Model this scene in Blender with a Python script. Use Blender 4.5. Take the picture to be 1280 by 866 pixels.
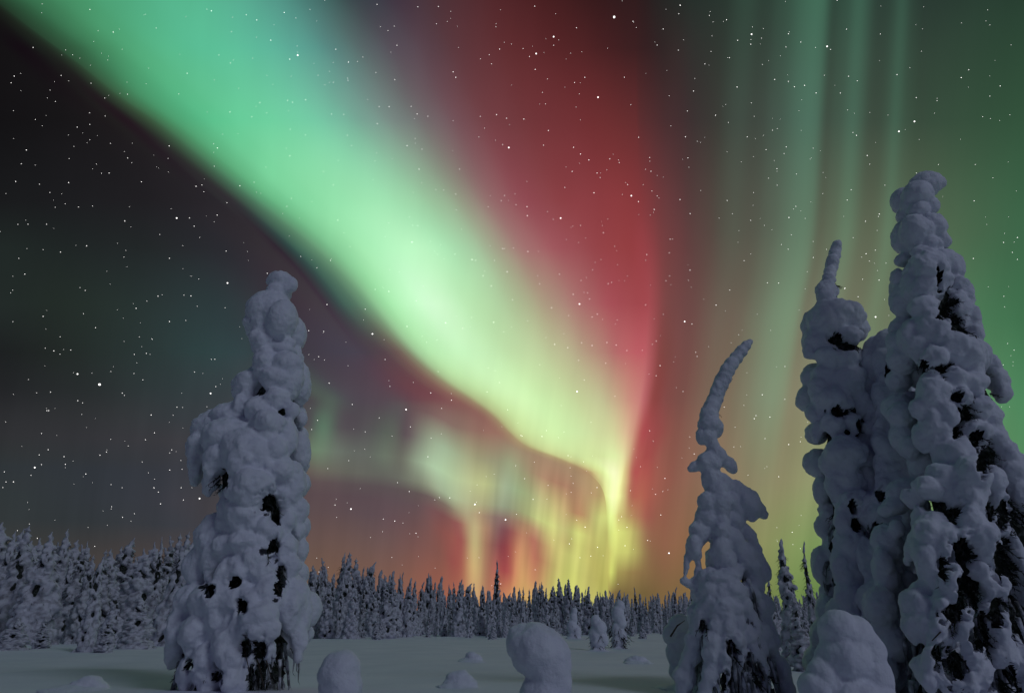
import bpy, bmesh, math, random
from mathutils import Vector, Matrix, noise, Euler

sc = bpy.context.scene
for o in list(bpy.data.objects):
    bpy.data.objects.remove(o, do_unlink=True)
C = sc.collection
R = math.radians
RNG = random.Random(7)

# ------------------------------------------------------------------ camera
F = 853.0                       # focal length in photo pixels (24 mm on 36 mm)
PITCH = R(22.25)
CAM_H = 1.4
cam_d = bpy.data.cameras.new('camera')
cam_d.lens = 24.0
cam_d.sensor_width = 36.0
cam_d.clip_start = 0.1
cam_d.clip_end = 20000
cam = bpy.data.objects.new('camera', cam_d)
C.objects.link(cam)
cam.location = (0, 0, CAM_H)
cam.rotation_euler = (math.pi / 2 + PITCH, 0, 0)
sc.camera = cam
FWD = Vector((0, math.cos(PITCH), math.sin(PITCH)))
UP = Vector((0, -math.sin(PITCH), math.cos(PITCH)))
RT = Vector((1, 0, 0))
CAM = Vector((0, 0, CAM_H))

sc.view_settings.view_transform = 'Standard'
sc.view_settings.look = 'None'
sc.view_settings.exposure = 0
sc.view_settings.gamma = 1
sc.view_settings.use_curve_mapping = False

# ------------------------------------------------------------------ moon (the one sun lamp, night level)
SUN_ELEV, SUN_AZ = 38, 135     # azimuth measured from +Y towards +X: behind and right of the camera
moon_d = bpy.data.lights.new('moon', 'SUN')
moon_d.energy = 0.38
moon_d.angle = R(20)
moon_d.color = (0.72, 0.84, 1.0)
moon = bpy.data.objects.new('moon', moon_d)
C.objects.link(moon)
_sd = Vector((math.sin(R(SUN_AZ)) * math.cos(R(SUN_ELEV)), math.cos(R(SUN_AZ)) * math.cos(R(SUN_ELEV)), math.sin(R(SUN_ELEV))))
moon.rotation_euler = (-_sd).to_track_quat('-Z', 'Y').to_euler()
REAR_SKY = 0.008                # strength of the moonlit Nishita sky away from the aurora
REAR_TINT = (0.90, 0.72, 1.30)  # violet tint added so the unseen sky behind fills the snow with bluish light
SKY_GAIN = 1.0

# ------------------------------------------------------------------ world: night sky with aurora, as a function of direction
world = bpy.data.worlds.new('World')
sc.world = world
world.use_nodes = True
nt = world.node_tree
nt.nodes.clear()
L = nt.links.new


def lin(c):
    return tuple((v / 255 / 12.92) if v / 255 <= 0.04045 else ((v / 255 + 0.055) / 1.055) ** 2.4 for v in c)


def M(op, a, b=None, c=None, clamp=False):
    n = nt.nodes.new('ShaderNodeMath')
    n.operation = op
    n.use_clamp = clamp
    for i, v in enumerate((a, b, c)):
        if v is None:
            continue
        if isinstance(v, (int, float)):
            n.inputs[i].default_value = v
        else:
            L(v, n.inputs[i])
    return n.outputs[0]


def mixc(f, a, b, blend='MIX'):
    n = nt.nodes.new('ShaderNodeMix')
    n.data_type = 'RGBA'
    n.blend_type = blend
    n.clamp_factor = True
    for s, v in ((0, f), (6, a), (7, b)):
        if isinstance(v, (int, float)):
            n.inputs[s].default_value = v
        elif isinstance(v, tuple):
            n.inputs[s].default_value = (*v, 1)
        else:
            L(v, n.inputs[s])
    return n.outputs[2]


def dotn(vec, d):
    n = nt.nodes.new('ShaderNodeVectorMath')
    n.operation = 'DOT_PRODUCT'
    L(vec, n.inputs[0])
    n.inputs[1].default_value = d
    return n.outputs['Value']


def interp(pts, x):
    if x <= pts[0][0]:
        a, b = pts[0], pts[1]
    elif x >= pts[-1][0]:
        a, b = pts[-2], pts[-1]
    else:
        for a, b in zip(pts, pts[1:]):
            if a[0] <= x <= b[0]:
                break
    t = (x - a[0]) / (b[0] - a[0])
    va, vb = a[1], b[1]
    if isinstance(va, (int, float)):
        return va + (vb - va) * t
    t = min(1, max(0, t))
    return tuple(p + (q - p) * t for p, q in zip(va, vb))


YMIN, YMAX = -300.0, 800.0
# the lower edge of the main arc, the right edge of the red curtain and the tall green ray (sky units)
G_E = [(-300, -560), (-150, -250), (-60, -105), (-20, -40), (0, -8), (40, 45), (80, 100), (120, 150), (155, 200), (195, 250), (235, 300), (270, 345), (310, 393), (340, 424),
       (370, 450), (400, 474), (430, 500), (460, 531), (480, 557), (500, 588), (520, 616), (540, 636), (556, 655), (573, 697), (590, 733), (600, 745), (610, 752), (622, 756), (655, 758), (800, 758)]
G_R = [(-300, 780), (0, 800), (100, 800), (250, 806), (350, 814), (430, 812), (500, 804), (560, 793), (600, 784), (640, 779), (800, 779)]
G_G = [(-300, 1045), (0, 1027), (150, 1018), (290, 1009), (400, 990), (500, 974), (600, 960), (800, 940)]


def fcurve(src, pts):
    n = nt.nodes.new('ShaderNodeFloatCurve')
    L(src, n.inputs[1])
    vals = [p[1] for p in pts]
    lo, hi = min(vals) - 1, max(vals) + 1
    cv = n.mapping.curves[0]
    q = [((y - YMIN) / (YMAX - YMIN), (v - lo) / (hi - lo)) for y, v in pts]
    cv.points[0].location = q[0]
    cv.points[1].location = q[-1]
    for a in q[1:-1]:
        cv.points.new(*a)
    n.mapping.update()
    return M('MULTIPLY_ADD', n.outputs[0], hi - lo, lo)


tc = nt.nodes.new('ShaderNodeTexCoord')
dirv = tc.outputs['Generated']
df = dotn(dirv, FWD)
dfs = M('MAXIMUM', df, 0.12)
px = M('MULTIPLY_ADD', M('DIVIDE', dotn(dirv, RT), dfs), F, 640.0)
py = M('MULTIPLY_ADD', M('DIVIDE', dotn(dirv, UP), dfs), -F, 433.0)
yn = M('DIVIDE', M('SUBTRACT', py, YMIN), YMAX - YMIN, clamp=True)
nE, nR, nG = fcurve(yn, G_E), fcurve(yn, G_R), fcurve(yn, G_G)


def seg(x, a, b, w):
    return M('MULTIPLY', M('DIVIDE', M('SUBTRACT', x, a), M('SUBTRACT', b, a), clamp=True), w)


X0, XJ, X1 = -120.0, 60.0, 1430.0
# fine vertical structure: curtain noise shifts the sideways position a little
nS = M('SUBTRACT', nR, 6.0)
A_t = M('ADD', M('ADD', seg(px, X0, nE, 0.36), seg(px, nE, nS, 0.36)), seg(px, nS, M('ADD', nR, XJ), 0.28))
B_t = M('ADD', seg(px, M('ADD', nR, 0.0), nG, 0.36), seg(px, nG, X1, 0.64))


def tA(x, y):
    e, r = interp(G_E, y), interp(G_R, y) + XJ
    cl = lambda v: min(1, max(0, v))
    q = interp(G_R, y) - 6
    return 0.36 * cl((x - X0) / (e - X0)) + 0.36 * cl((x - e) / (q - e)) + 0.28 * cl((x - q) / (r - q))


def tB(x, y):
    r, g = interp(G_R, y), interp(G_G, y)
    cl = lambda v: min(1, max(0, v))
    return 0.36 * cl((x - r) / (g - r)) + 0.64 * cl((x - g) / (X1 - g))


def ramp(t, stops):
    n = nt.nodes.new('ShaderNodeValToRGB')
    L(t, n.inputs[0])
    cr = n.color_ramp
    cr.interpolation = 'CARDINAL'
    stops = sorted(stops)
    assert len(stops) <= 32, len(stops)
    cr.elements[0].position = stops[0][0]
    cr.elements[1].position = stops[-1][0]
    cr.elements[0].color = (*stops[0][1], 1)
    cr.elements[-1].color = (*stops[-1][1], 1)
    for p, c in stops[1:-1]:
        e = cr.elements.new(p)
        e.color = (*c, 1)
    return n.outputs[0]


def stack(rows, t, py):
    col = None
    prev = None
    for y, stops in rows:
        r = ramp(t, stops)
        if col is None:
            col = r
        else:
            f = M('DIVIDE', M('SUBTRACT', py, prev), y - prev, clamp=True)
            col = mixc(f, col, r)
        prev = y
    return col


# colours read as display values; 'E'-relative entries follow the arc's lower edge
LEFT = [
    (0, [(-120, (16, 18, 18))]),
    (60, [(0, (20, 18, 20))]),
    (150, [(0, (19, 18, 20)), (100, (25, 23, 25))]),
    (250, [(0, (25, 26, 28)), (100, (29, 29, 32)), (200, (34, 32, 36)), (270, (40, 37, 42))]),
    (310, [(0, (32, 40, 38)), (100, (32, 38, 38)), (200, (36, 40, 42)), (280, (42, 42, 48)), (350, (47, 45, 52))]),
    (380, [(0, (34, 42, 40)), (100, (36, 46, 42)), (200, (40, 52, 52)), (290, (46, 58, 62)), (360, (58, 50, 60)), (410, (60, 54, 64))]),
    (440, [(0, (29, 32, 33)), (100, (36, 44, 42)), (200, (42, 56, 56)), (270, (46, 66, 68)), (330, (52, 64, 70)), (380, (62, 58, 68)), (440, (70, 64, 78))]),
    (500, [(0, (36, 37, 40)), (150, (44, 50, 52)), (250, (50, 60, 64)), (330, (60, 64, 70)), (385, (74, 70, 74)), (408, (80, 92, 84)), (440, (80, 76, 84)), (500, (92, 68, 78))]),
    (540, [(0, (42, 43, 46)), (150, (50, 52, 55)), (260, (56, 60, 65)), (360, (78, 74, 78)), (384, (86, 84, 82)), (404, (96, 118, 98)), (430, (92, 92, 90)), (470, (88, 90, 88)), (510, (102, 84, 88))]),
    (570, [(0, (47, 48, 51)), (200, (57, 56, 62)), (300, (64, 62, 66)), (370, (88, 80, 82)), (395, (98, 112, 92)), (425, (98, 104, 94)), (470, (98, 104, 94)), (510, (104, 100, 94))]),
    (590, [(0, (50, 50, 54)), (200, (58, 57, 62)), (300, (66, 62, 66)), (370, (92, 80, 80)), (395, (98, 96, 86)), (440, (96, 96, 88)), (490, (100, 98, 90))]),
    (620, [(0, (54, 55, 56)), (150, (62, 60, 62)), (260, (66, 61, 66)), (390, (102, 76, 74)), (450, (92, 74, 78)), (510, (94, 78, 80))]),
    (645, [(0, (56, 58, 58)), (150, (64, 62, 64)), (260, (69, 62, 67)), (400, (106, 74, 70)), (470, (98, 74, 78)), (520, (104, 76, 76))]),
    (665, [(0, (57, 58, 58)), (150, (68, 64, 64)), (260, (74, 65, 67)), (400, (112, 78, 70)), (480, (112, 78, 74)), (530, (120, 78, 74))]),
    (690, [(0, (58, 58, 58)), (150, (66, 63, 66)), (260, (78, 67, 68)), (400, (118, 82, 68)), (490, (122, 82, 72))]),
    (715, [(0, (56, 57, 58)), (260, (80, 69, 67)), (400, (122, 86, 66)), (500, (132, 84, 66))]),
    (740, [(0, (56, 57, 58)), (260, (80, 69, 66)), (400, (114, 85, 68)), (500, (138, 88, 64))]),
]
MID = {
    -150: [(-250, (45, 110, 80)), (-180, (60, 150, 110)), (-80, (66, 168, 125)), (100, (66, 165, 130)), (250, (66, 130, 115)), (380, (62, 80, 80)), (480, (62, 56, 64)), (600, (66, 36, 40)), (760, (42, 24, 26)), (850, (36, 40, 38))],
    0: [(-40, (17, 20, 18)), (-8, (30, 48, 34)), (30, (44, 100, 66)), (70, (55, 132, 88)), (120, (62, 156, 108)), (190, (68, 174, 130)), (250, (72, 180, 140)), (320, (76, 166, 142)), (370, (70, 134, 124)), (425, (60, 86, 86)), (480, (62, 58, 70)), (535, (74, 50, 58)), (600, (82, 38, 43)), (660, (76, 28, 31)), (720, (62, 24, 26)), (770, (50, 25, 27)), (815, (40, 32, 32)), (860, (38, 46, 42))],
    60: [('E', -30, (24, 24, 24)), ('E', -2, (38, 62, 44)), ('E', 35, (50, 112, 74)), (150, (64, 156, 106)), (190, (70, 176, 126)), (240, (73, 187, 142)), (290, (78, 190, 150)), (350, (82, 177, 152)), (400, (82, 146, 136)), (440, (86, 114, 112)), (480, (85, 84, 92)), (520, (88, 70, 80)), (560, (90, 55, 62)), (620, (96, 42, 46)), (680, (88, 32, 35)), (740, (75, 28, 30)), (785, (60, 28, 30)), (820, (50, 34, 35)), (862, (48, 44, 42))],
    150: [('E', -55, (31, 28, 29)), ('E', -25, (40, 42, 38)), ('E', 0, (58, 100, 68)), ('E', 22, (64, 152, 102)), ('E', 60, (72, 186, 130)), (290, (84, 200, 144)), (350, (98, 206, 156)), (400, (106, 197, 160)), (440, (112, 172, 150)), (480, (118, 144, 135)), (520, (114, 115, 114)), (560, (114, 86, 92)), (600, (114, 62, 68)), (650, (112, 48, 53)), (720, (110, 38, 42)), (770, (104, 36, 38)), (800, (90, 39, 41)), (830, (73, 43, 45)), (862, (63, 47, 48))],
    250: [('E', -45, (44, 42, 46)), ('E', -22, (54, 66, 60)), ('E', 0, (72, 128, 94)), ('E', 20, (90, 176, 122)), (365, (114, 208, 148)), (400, (132, 223, 162)), (440, (146, 229, 171)), (490, (152, 222, 170)), (530, (150, 200, 156)), (565, (148, 168, 138)), (600, (146, 120, 112)), (640, (146, 78, 85)), (690, (140, 57, 63)), (740, (137, 48, 54)), (780, (136, 44, 48)), (800, (130, 44, 48)), (820, (113, 50, 53)), (855, (93, 56, 57))],
    310: [('E', -55, (52, 46, 52)), ('E', -24, (56, 92, 80)), ('E', 2, (96, 150, 112)), ('E', 22, (120, 196, 140)), (445, (150, 228, 166)), (475, (168, 242, 182)), (520, (182, 246, 190)), (560, (166, 226, 173)), (600, (160, 186, 148)), (640, (162, 130, 118)), (680, (160, 88, 92)), (730, (150, 62, 68)), (780, (146, 48, 52)), (804, (146, 50, 56)), (824, (122, 55, 57)), (855, (103, 60, 60))],
    380: [('E', -58, (66, 58, 66)), ('E', -30, (62, 90, 82)), ('E', -8, (92, 132, 104)), ('E', 10, (130, 188, 136)), ('E', 30, (160, 232, 166)), (520, (196, 253, 198)), (545, (208, 255, 206)), (580, (186, 236, 178)), (630, (176, 206, 155)), (670, (172, 165, 131)), (710, (170, 124, 112)), (750, (166, 79, 84)), (790, (158, 58, 65)), (812, (156, 60, 66)), (828, (126, 62, 62)), (850, (112, 66, 64))],
    440: [('E', -45, (76, 64, 74)), ('E', -22, (92, 74, 76)), ('E', -5, (120, 112, 94)), ('E', 10, (152, 190, 140)), ('E', 26, (178, 232, 168)), (565, (194, 245, 184)), (590, (198, 246, 186)), (630, (190, 226, 166)), (680, (186, 200, 148)), (720, (180, 165, 130)), (760, (178, 115, 105)), (790, (188, 84, 90)), (809, (178, 78, 84)), (823, (134, 62, 60)), (850, (118, 70, 66))],
    500: [(530, (110, 62, 70)), ('E', -28, (124, 74, 74)), ('E', -8, (148, 118, 94)), ('E', 8, (172, 182, 126)), ('E', 28, (192, 222, 152)), (645, (206, 242, 172)), (680, (202, 237, 166)), (720, (196, 212, 150)), (755, (196, 190, 142)), (782, (202, 148, 122)), (802, (196, 106, 104)), (814, (150, 64, 62)), (830, (132, 66, 62)), (850, (122, 74, 66))],
    540: [(522, (112, 104, 96)), (545, (130, 130, 106)), (575, (130, 122, 98)), (605, (140, 96, 82)), ('E', -14, (152, 112, 88)), ('E', 2, (176, 172, 116)), ('E', 16, (196, 216, 144)), (675, (208, 238, 162)), (705, (206, 238, 164)), (740, (206, 222, 156)), (768, (216, 212, 152)), (786, (216, 168, 132)), (799, (184, 88, 80)), (812, (158, 62, 62)), (850, (130, 80, 66))],
    570: [(520, (116, 122, 106)), (535, (142, 164, 132)), (560, (154, 180, 140)), (590, (156, 164, 122)), (620, (154, 156, 114)), (645, (146, 146, 112)), (668, (152, 140, 100)), ('E', -10, (170, 152, 104)), ('E', 8, (196, 200, 132)), (722, (206, 224, 150)), (750, (216, 232, 156)), (770, (228, 242, 166)), (781, (226, 212, 150)), (791, (194, 122, 96)), (804, (166, 68, 62)), (825, (152, 80, 68)), (839, (136, 82, 66))],
    590: [(515, (108, 112, 96)), (532, (138, 154, 126)), (555, (158, 180, 140)), (580, (162, 182, 138)), (605, (166, 178, 128)), (630, (146, 160, 122)), (655, (154, 164, 118)), (680, (162, 148, 106)), (708, (160, 126, 92)), ('E', -8, (168, 130, 92)), ('E', 8, (196, 180, 116)), (755, (228, 244, 158)), (768, (250, 255, 192)), (779, (232, 226, 150)), (789, (188, 112, 86)), (804, (172, 74, 64)), (825, (156, 84, 68)), (840, (140, 86, 68))],
    620: [(525, (98, 86, 84)), (550, (126, 120, 102)), (572, (164, 168, 126)), (598, (172, 170, 122)), (622, (142, 150, 114)), (645, (150, 164, 116)), (668, (174, 172, 114)), (692, (180, 160, 104)), (722, (168, 114, 78)), (742, (178, 146, 90)), (756, (224, 234, 138)), (766, (248, 255, 180)), (776, (230, 232, 146)), (787, (182, 124, 86)), (804, (174, 88, 66)), (826, (160, 84, 68)), (842, (144, 88, 66))],
    645: [(555, (112, 76, 74)), (578, (142, 96, 84)), (594, (178, 164, 118)), (610, (168, 138, 102)), (626, (122, 102, 94)), (648, (142, 130, 100)), (668, (176, 172, 112)), (690, (188, 186, 110)), (718, (186, 166, 100)), (738, (180, 160, 92)), (752, (208, 214, 114)), (764, (230, 246, 140)), (780, (190, 170, 98)), (804, (166, 97, 72)), (830, (148, 90, 66))],
    665: [(555, (126, 76, 72)), (576, (156, 84, 74)), (592, (188, 170, 116)), (606, (166, 128, 94)), (620, (124, 80, 78)), (640, (148, 72, 68)), (656, (176, 122, 88)), (676, (168, 114, 80)), (698, (186, 180, 104)), (722, (192, 190, 102)), (742, (188, 180, 94)), (762, (206, 214, 110)), (780, (206, 210, 106)), (804, (160, 124, 78)), (830, (144, 92, 64))],
    690: [(550, (138, 80, 70)), (578, (158, 86, 70)), (593, (198, 170, 110)), (605, (170, 126, 92)), (620, (156, 78, 68)), (638, (168, 80, 66)), (653, (204, 144, 88)), (672, (178, 118, 78)), (694, (184, 172, 94)), (718, (194, 194, 96)), (744, (186, 178, 88)), (766, (194, 196, 96)), (784, (194, 194, 96)), (806, (148, 122, 71)), (835, (134, 94, 62))],
    715: [(550, (144, 86, 66)), (580, (168, 104, 72)), (594, (196, 152, 96)), (610, (166, 106, 74)), (628, (166, 84, 62)), (645, (208, 154, 82)), (664, (198, 160, 82)), (690, (202, 204, 92)), (710, (198, 208, 92)), (738, (182, 176, 82)), (764, (190, 196, 88)), (784, (150, 130, 68)), (830, (124, 94, 58))],
    740: [(600, (168, 108, 70)), (660, (176, 150, 72)), (720, (170, 168, 72)), (760, (140, 120, 60)), (800, (114, 94, 52)), (839, (118, 95, 52))],
}
LEFT.insert(0, (-150, []))
rowsA = []
for y, left in LEFT:
    st = {}
    e = interp(G_E, y)
    for s in left + MID[y]:
        x, c = (e + s[1], s[2]) if s[0] == 'E' else s
        st[round(tA(x, y), 5)] = lin(c)
    rowsA.append((y, list(st.items())))
# below the arc: the second curtain; rows follow its slanting lower edge (v = height under that edge)
G_C = [(-120, -60), (200, -50), (390, -38), (470, -32), (528, -22), (552, -12), (576, 0), (600, 4), (627, 7), (657, 16), (683, 28), (725, 42), (770, 52), (900, 56)]
CURT = [
    (-150, [(0, (36, 37, 40)), (150, (44, 50, 52)), (250, (50, 60, 64)), (330, (58, 62, 70)), (385, (70, 60, 70)), (406, (72, 64, 72)), (440, (74, 62, 75)), (490, (98, 62, 72)), (530, (112, 62, 70)), (600, (128, 74, 74))]),
    (-105, [(0, (40, 41, 44)), (150, (47, 52, 54)), (250, (52, 60, 64)), (330, (62, 66, 72)), (392, (72, 68, 75)), (413, (80, 94, 86)), (430, (76, 70, 78)), (470, (80, 70, 78)), (500, (86, 80, 84)), (515, (98, 74, 80)), (540, (118, 90, 88)), (575, (132, 106, 94)), (610, (146, 104, 90)), (650, (150, 118, 96)), (740, (160, 140, 104))]),
    (-70, [(0, (43, 44, 47)), (150, (50, 53, 56)), (260, (56, 61, 66)), (360, (78, 76, 79)), (387, (80, 80, 82)), (404, (88, 116, 96)), (424, (84, 82, 84)), (460, (84, 82, 84)), (490, (90, 96, 88)), (512, (100, 88, 90)), (535, (138, 150, 126)), (560, (152, 172, 138)), (590, (158, 158, 120)), (620, (146, 144, 112)), (640, (146, 152, 116)), (665, (156, 134, 102)), (690, (160, 118, 90)), (715, (158, 118, 88)), (740, (170, 140, 96))]),
    (-40, [(0, (47, 48, 51)), (200, (57, 57, 62)), (300, (65, 63, 67)), (370, (90, 82, 82)), (393, (104, 126, 102)), (420, (104, 114, 102)), (455, (98, 102, 96)), (480, (104, 114, 100)), (506, (112, 116, 102)), (530, (152, 174, 142)), (555, (168, 194, 152)), (585, (182, 192, 140)), (608, (178, 184, 126)), (630, (146, 160, 126)), (650, (150, 166, 120)), (672, (168, 168, 114)), (690, (182, 170, 108)), (708, (176, 148, 96)), (724, (168, 122, 82)), (738, (176, 160, 96)), (752, (205, 215, 120))]),
    (-15, [(0, (47, 51, 53)), (200, (54, 56, 62)), (300, (64, 62, 67)), (375, (92, 78, 78)), (395, (104, 100, 90)), (440, (100, 100, 92)), (500, (104, 106, 96)), (535, (134, 142, 118)), (560, (160, 176, 140)), (585, (174, 178, 134)), (605, (166, 164, 120)), (627, (136, 144, 116)), (648, (148, 152, 110)), (665, (170, 176, 112)), (688, (194, 198, 114)), (706, (178, 172, 102)), (722, (196, 200, 106)), (740, (186, 180, 96)), (755, (202, 208, 106))]),
    (0, [(0, (46, 52, 56)), (200, (53, 56, 64)), (300, (65, 62, 67)), (390, (92, 77, 79)), (450, (90, 78, 81)), (510, (94, 81, 82)), (545, (108, 92, 86)), (565, (136, 120, 100)), (585, (170, 158, 120)), (600, (168, 142, 108)), (618, (130, 106, 96)), (635, (134, 106, 94)), (655, (164, 126, 92)), (672, (172, 140, 96)), (690, (188, 180, 104)), (708, (180, 168, 96)), (722, (192, 192, 100)), (740, (180, 172, 90)), (756, (193, 194, 96))]),
    (15, [(0, (47, 53, 56)), (200, (54, 57, 65)), (300, (67, 63, 67)), (395, (90, 73, 77)), (460, (90, 73, 79)), (525, (98, 75, 78)), (560, (126, 76, 73)), (577, (152, 98, 84)), (592, (182, 164, 116)), (606, (168, 130, 98)), (622, (122, 84, 82)), (640, (144, 78, 73)), (654, (178, 120, 86)), (670, (164, 102, 78)), (690, (184, 164, 96)), (706, (190, 186, 100)), (722, (192, 192, 100)), (742, (182, 174, 86)), (760, (189, 188, 90))]),
    (35, [(0, (47, 54, 56)), (200, (56, 58, 66)), (300, (72, 65, 68)), (400, (93, 75, 77)), (480, (94, 74, 79)), (535, (114, 77, 75)), (565, (148, 79, 70)), (580, (160, 94, 78)), (593, (188, 170, 114)), (606, (166, 122, 90)), (620, (132, 74, 72)), (637, (160, 74, 66)), (653, (200, 138, 90)), (672, (172, 104, 76)), (692, (186, 168, 94)), (712, (194, 196, 98)), (730, (188, 184, 94)), (746, (182, 174, 84)), (762, (182, 178, 82))]),
    (65, [(0, (48, 54, 56)), (150, (53, 57, 62)), (260, (66, 63, 69)), (400, (101, 79, 75)), (490, (106, 79, 77)), (550, (132, 80, 70)), (578, (164, 90, 70)), (593, (200, 168, 106)), (606, (168, 120, 86)), (622, (160, 76, 66)), (638, (172, 82, 66)), (652, (210, 154, 90)), (670, (186, 128, 80)), (692, (190, 184, 94)), (714, (196, 198, 94)), (738, (188, 182, 90)), (760, (192, 194, 94))]),
    (110, [(0, (58, 58, 56)), (260, (82, 69, 66)), (400, (110, 84, 70)), (500, (124, 84, 70)), (575, (164, 98, 68)), (594, (194, 146, 92)), (612, (168, 106, 72)), (645, (206, 158, 82)), (690, (198, 196, 88)), (712, (192, 200, 88)), (740, (176, 168, 80)), (764, (184, 188, 84))]),
]
rowsC = [(v, [(round((x + 120) / 980, 5), tuple(q * (1.08 if 520 < x < 752 and v < 30 else 1.0) for q in lin(c))) for x, c in st]) for v, st in CURT]

RIGHT = [
    (0, [(820, (38, 36, 34)), (860, (38, 46, 42)), (930, (42, 62, 52)), (1045, (42, 75, 60)), (1090, (42, 70, 58)), (1160, (38, 60, 50)), (1280, (34, 66, 48))], (22, 52, 38)),
    (150, [(820, (78, 42, 44)), (860, (63, 47, 48)), (900, (58, 60, 54)), (960, (60, 74, 64)), (1045, (60, 84, 68)), (1090, (58, 80, 64)), (1160, (50, 78, 58)), (1280, (42, 86, 56))], (16, 46, 36)),
    (290, [(820, (118, 53, 55)), (855, (98, 58, 58)), (900, (84, 76, 66)), (960, (86, 92, 76)), (1045, (92, 106, 80)), (1100, (90, 105, 78)), (1180, (72, 105, 72)), (1280, (48, 105, 66))], (10, 40, 30)),
    (400, [(828, (128, 63, 62)), (850, (113, 66, 64)), (900, (108, 86, 74)), (960, (108, 112, 88)), (1045, (116, 118, 90)), (1100, (104, 118, 86)), (1200, (70, 125, 80)), (1280, (50, 120, 72))], (6, 38, 26)),
    (500, [(828, (134, 66, 62)), (850, (124, 75, 67)), (900, (124, 102, 80)), (955, (126, 126, 96)), (1010, (136, 132, 96)), (1100, (110, 140, 92)), (1280, (60, 140, 84))], (-2, 22, 16)),
    (600, [(828, (152, 84, 68)), (845, (143, 88, 70)), (880, (142, 106, 80)), (940, (140, 128, 90)), (1000, (144, 146, 94)), (1060, (130, 150, 90)), (1280, (70, 140, 80))], (0, 6, 4)),
    (680, [(830, (142, 92, 65)), (870, (138, 100, 62)), (930, (140, 134, 78)), (980, (132, 152, 78)), (1020, (114, 150, 70)), (1280, (70, 120, 60))], (0, 0, 0)),
    (740, [(830, (120, 92, 54)), (880, (130, 102, 56)), (930, (126, 124, 60)), (980, (108, 138, 58)), (1030, (90, 128, 52)), (1280, (60, 100, 50))], (0, 0, 0)),
]
RAYS = [(-118, 0.02), (-95, 0.30), (-74, 0.04), (-58, 0.18), (-36, 0.55), (-12, 1.0), (3, 0.85), (13, 0.06), (24, 0.08), (36, 0.35), (46, 0.70), (55, 0.55), (66, 0.06), (82, 0.0), (93, 0.35), (101, 0.60), (111, 0.25), (124, 0.0)]
rowsB = []


def pale(c, x):
    k = 0.20 * min(1, max(0, (x - 830) / 120))
    m = 0.36 * c[0] + 0.5 * c[1] + 0.14 * c[2]
    return tuple(v + (m * f - v) * k for v, f in zip(c, (1.04, 1.0, 0.96)))


for y, base, amp in RIGHT:
    g = interp(G_G, y)
    st = {}
    for x, c in base:
        if -122 < x - g < 130:
            continue
        st[round(tB(x, y), 5)] = lin(pale(c, x))
    fade = 1.0 if y < 320 else 0.6
    for dx, k in RAYS:
        c = pale(interp(base, g + dx), g + dx)
        kk = 0.68 * k * (1.0 if dx < 20 else fade)
        st[round(tB(g + dx, y), 5)] = lin(tuple(max(0, v + a * kk) for v, a in zip(c, amp)))
    rowsB.append((y, list(st.items())))
colA = stack(rowsA, A_t, py)
colB = stack(rowsB, B_t, py)
nC = nt.nodes.new('ShaderNodeFloatCurve')
L(M('DIVIDE', M('ADD', px, 120.0), 1020.0, clamp=True), nC.inputs[1])
_q = [((x + 120) / 1020, (v + 70) / 140) for x, v in G_C]
nC.mapping.curves[0].points[0].location = _q[0]
nC.mapping.curves[0].points[1].location = _q[-1]
for _a in _q[1:-1]:
    nC.mapping.curves[0].points.new(*_a)
nC.mapping.update()
vC = M('SUBTRACT', M('SUBTRACT', py, 640.0), M('MULTIPLY_ADD', nC.outputs[0], 140.0, -70.0))
colC = stack(rowsC, M('DIVIDE', M('ADD', px, 120.0), 980.0, clamp=True), vC)


def sstep(x, a, b):
    n = nt.nodes.new('ShaderNodeMapRange')
    n.interpolation_type = 'SMOOTHSTEP'
    L(x, n.inputs[0])
    n.inputs[1].default_value = a
    n.inputs[2].default_value = b
    return n.outputs[0]


below = M('MULTIPLY', sstep(py, 480.0, 525.0), M('SUBTRACT', 1.0, sstep(M('SUBTRACT', px, nE), -24.0, 10.0)))
colA = mixc(below, colA, colC)
fAB = M('DIVIDE', M('SUBTRACT', M('SUBTRACT', px, nR), 28.0), 26.0, clamp=True)
aurora = mixc(fAB, colA, colB)
# curtain striation: noise stretched along the rays, plus broad unevenness
comb = nt.nodes.new('ShaderNodeCombineXYZ')
L(M('MULTIPLY', M('SUBTRACT', px, nG), 0.045), comb.inputs[0])
L(M('MULTIPLY', py, 0.0022), comb.inputs[1])
nz = nt.nodes.new('ShaderNodeTexNoise')
nz.inputs['Scale'].default_value = 1.0
nz.inputs['Detail'].default_value = 2.5
L(comb.outputs[0], nz.inputs['Vector'])
comb2 = nt.nodes.new('ShaderNodeCombineXYZ')
L(M('MULTIPLY', px, 0.007), comb2.inputs[0])
L(M('MULTIPLY', py, 0.006), comb2.inputs[1])
nz2 = nt.nodes.new('ShaderNodeTexNoise')
nz2.inputs['Scale'].default_value = 1.0
nz2.inputs['Detail'].default_value = 2.0
L(comb2.outputs[0], nz2.inputs['Vector'])
stri0 = M('ADD', M('MULTIPLY', M('SUBTRACT', nz.outputs[0], 0.5), M('MULTIPLY_ADD', sstep(py, 400.0, 600.0), 0.20, 0.07)), M('MULTIPLY', M('SUBTRACT', nz2.outputs[0], 0.5), 0.22))
comb3 = nt.nodes.new('ShaderNodeCombineXYZ')
L(M('MULTIPLY', M('MULTIPLY_ADD', py, 0.10, px), 0.075), comb3.inputs[0])
L(M('MULTIPLY', py, 0.007), comb3.inputs[1])
nz3 = nt.nodes.new('ShaderNodeTexNoise')
nz3.inputs['Scale'].default_value = 1.0
nz3.inputs['Detail'].default_value = 1.5
L(comb3.outputs[0], nz3.inputs['Vector'])
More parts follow.
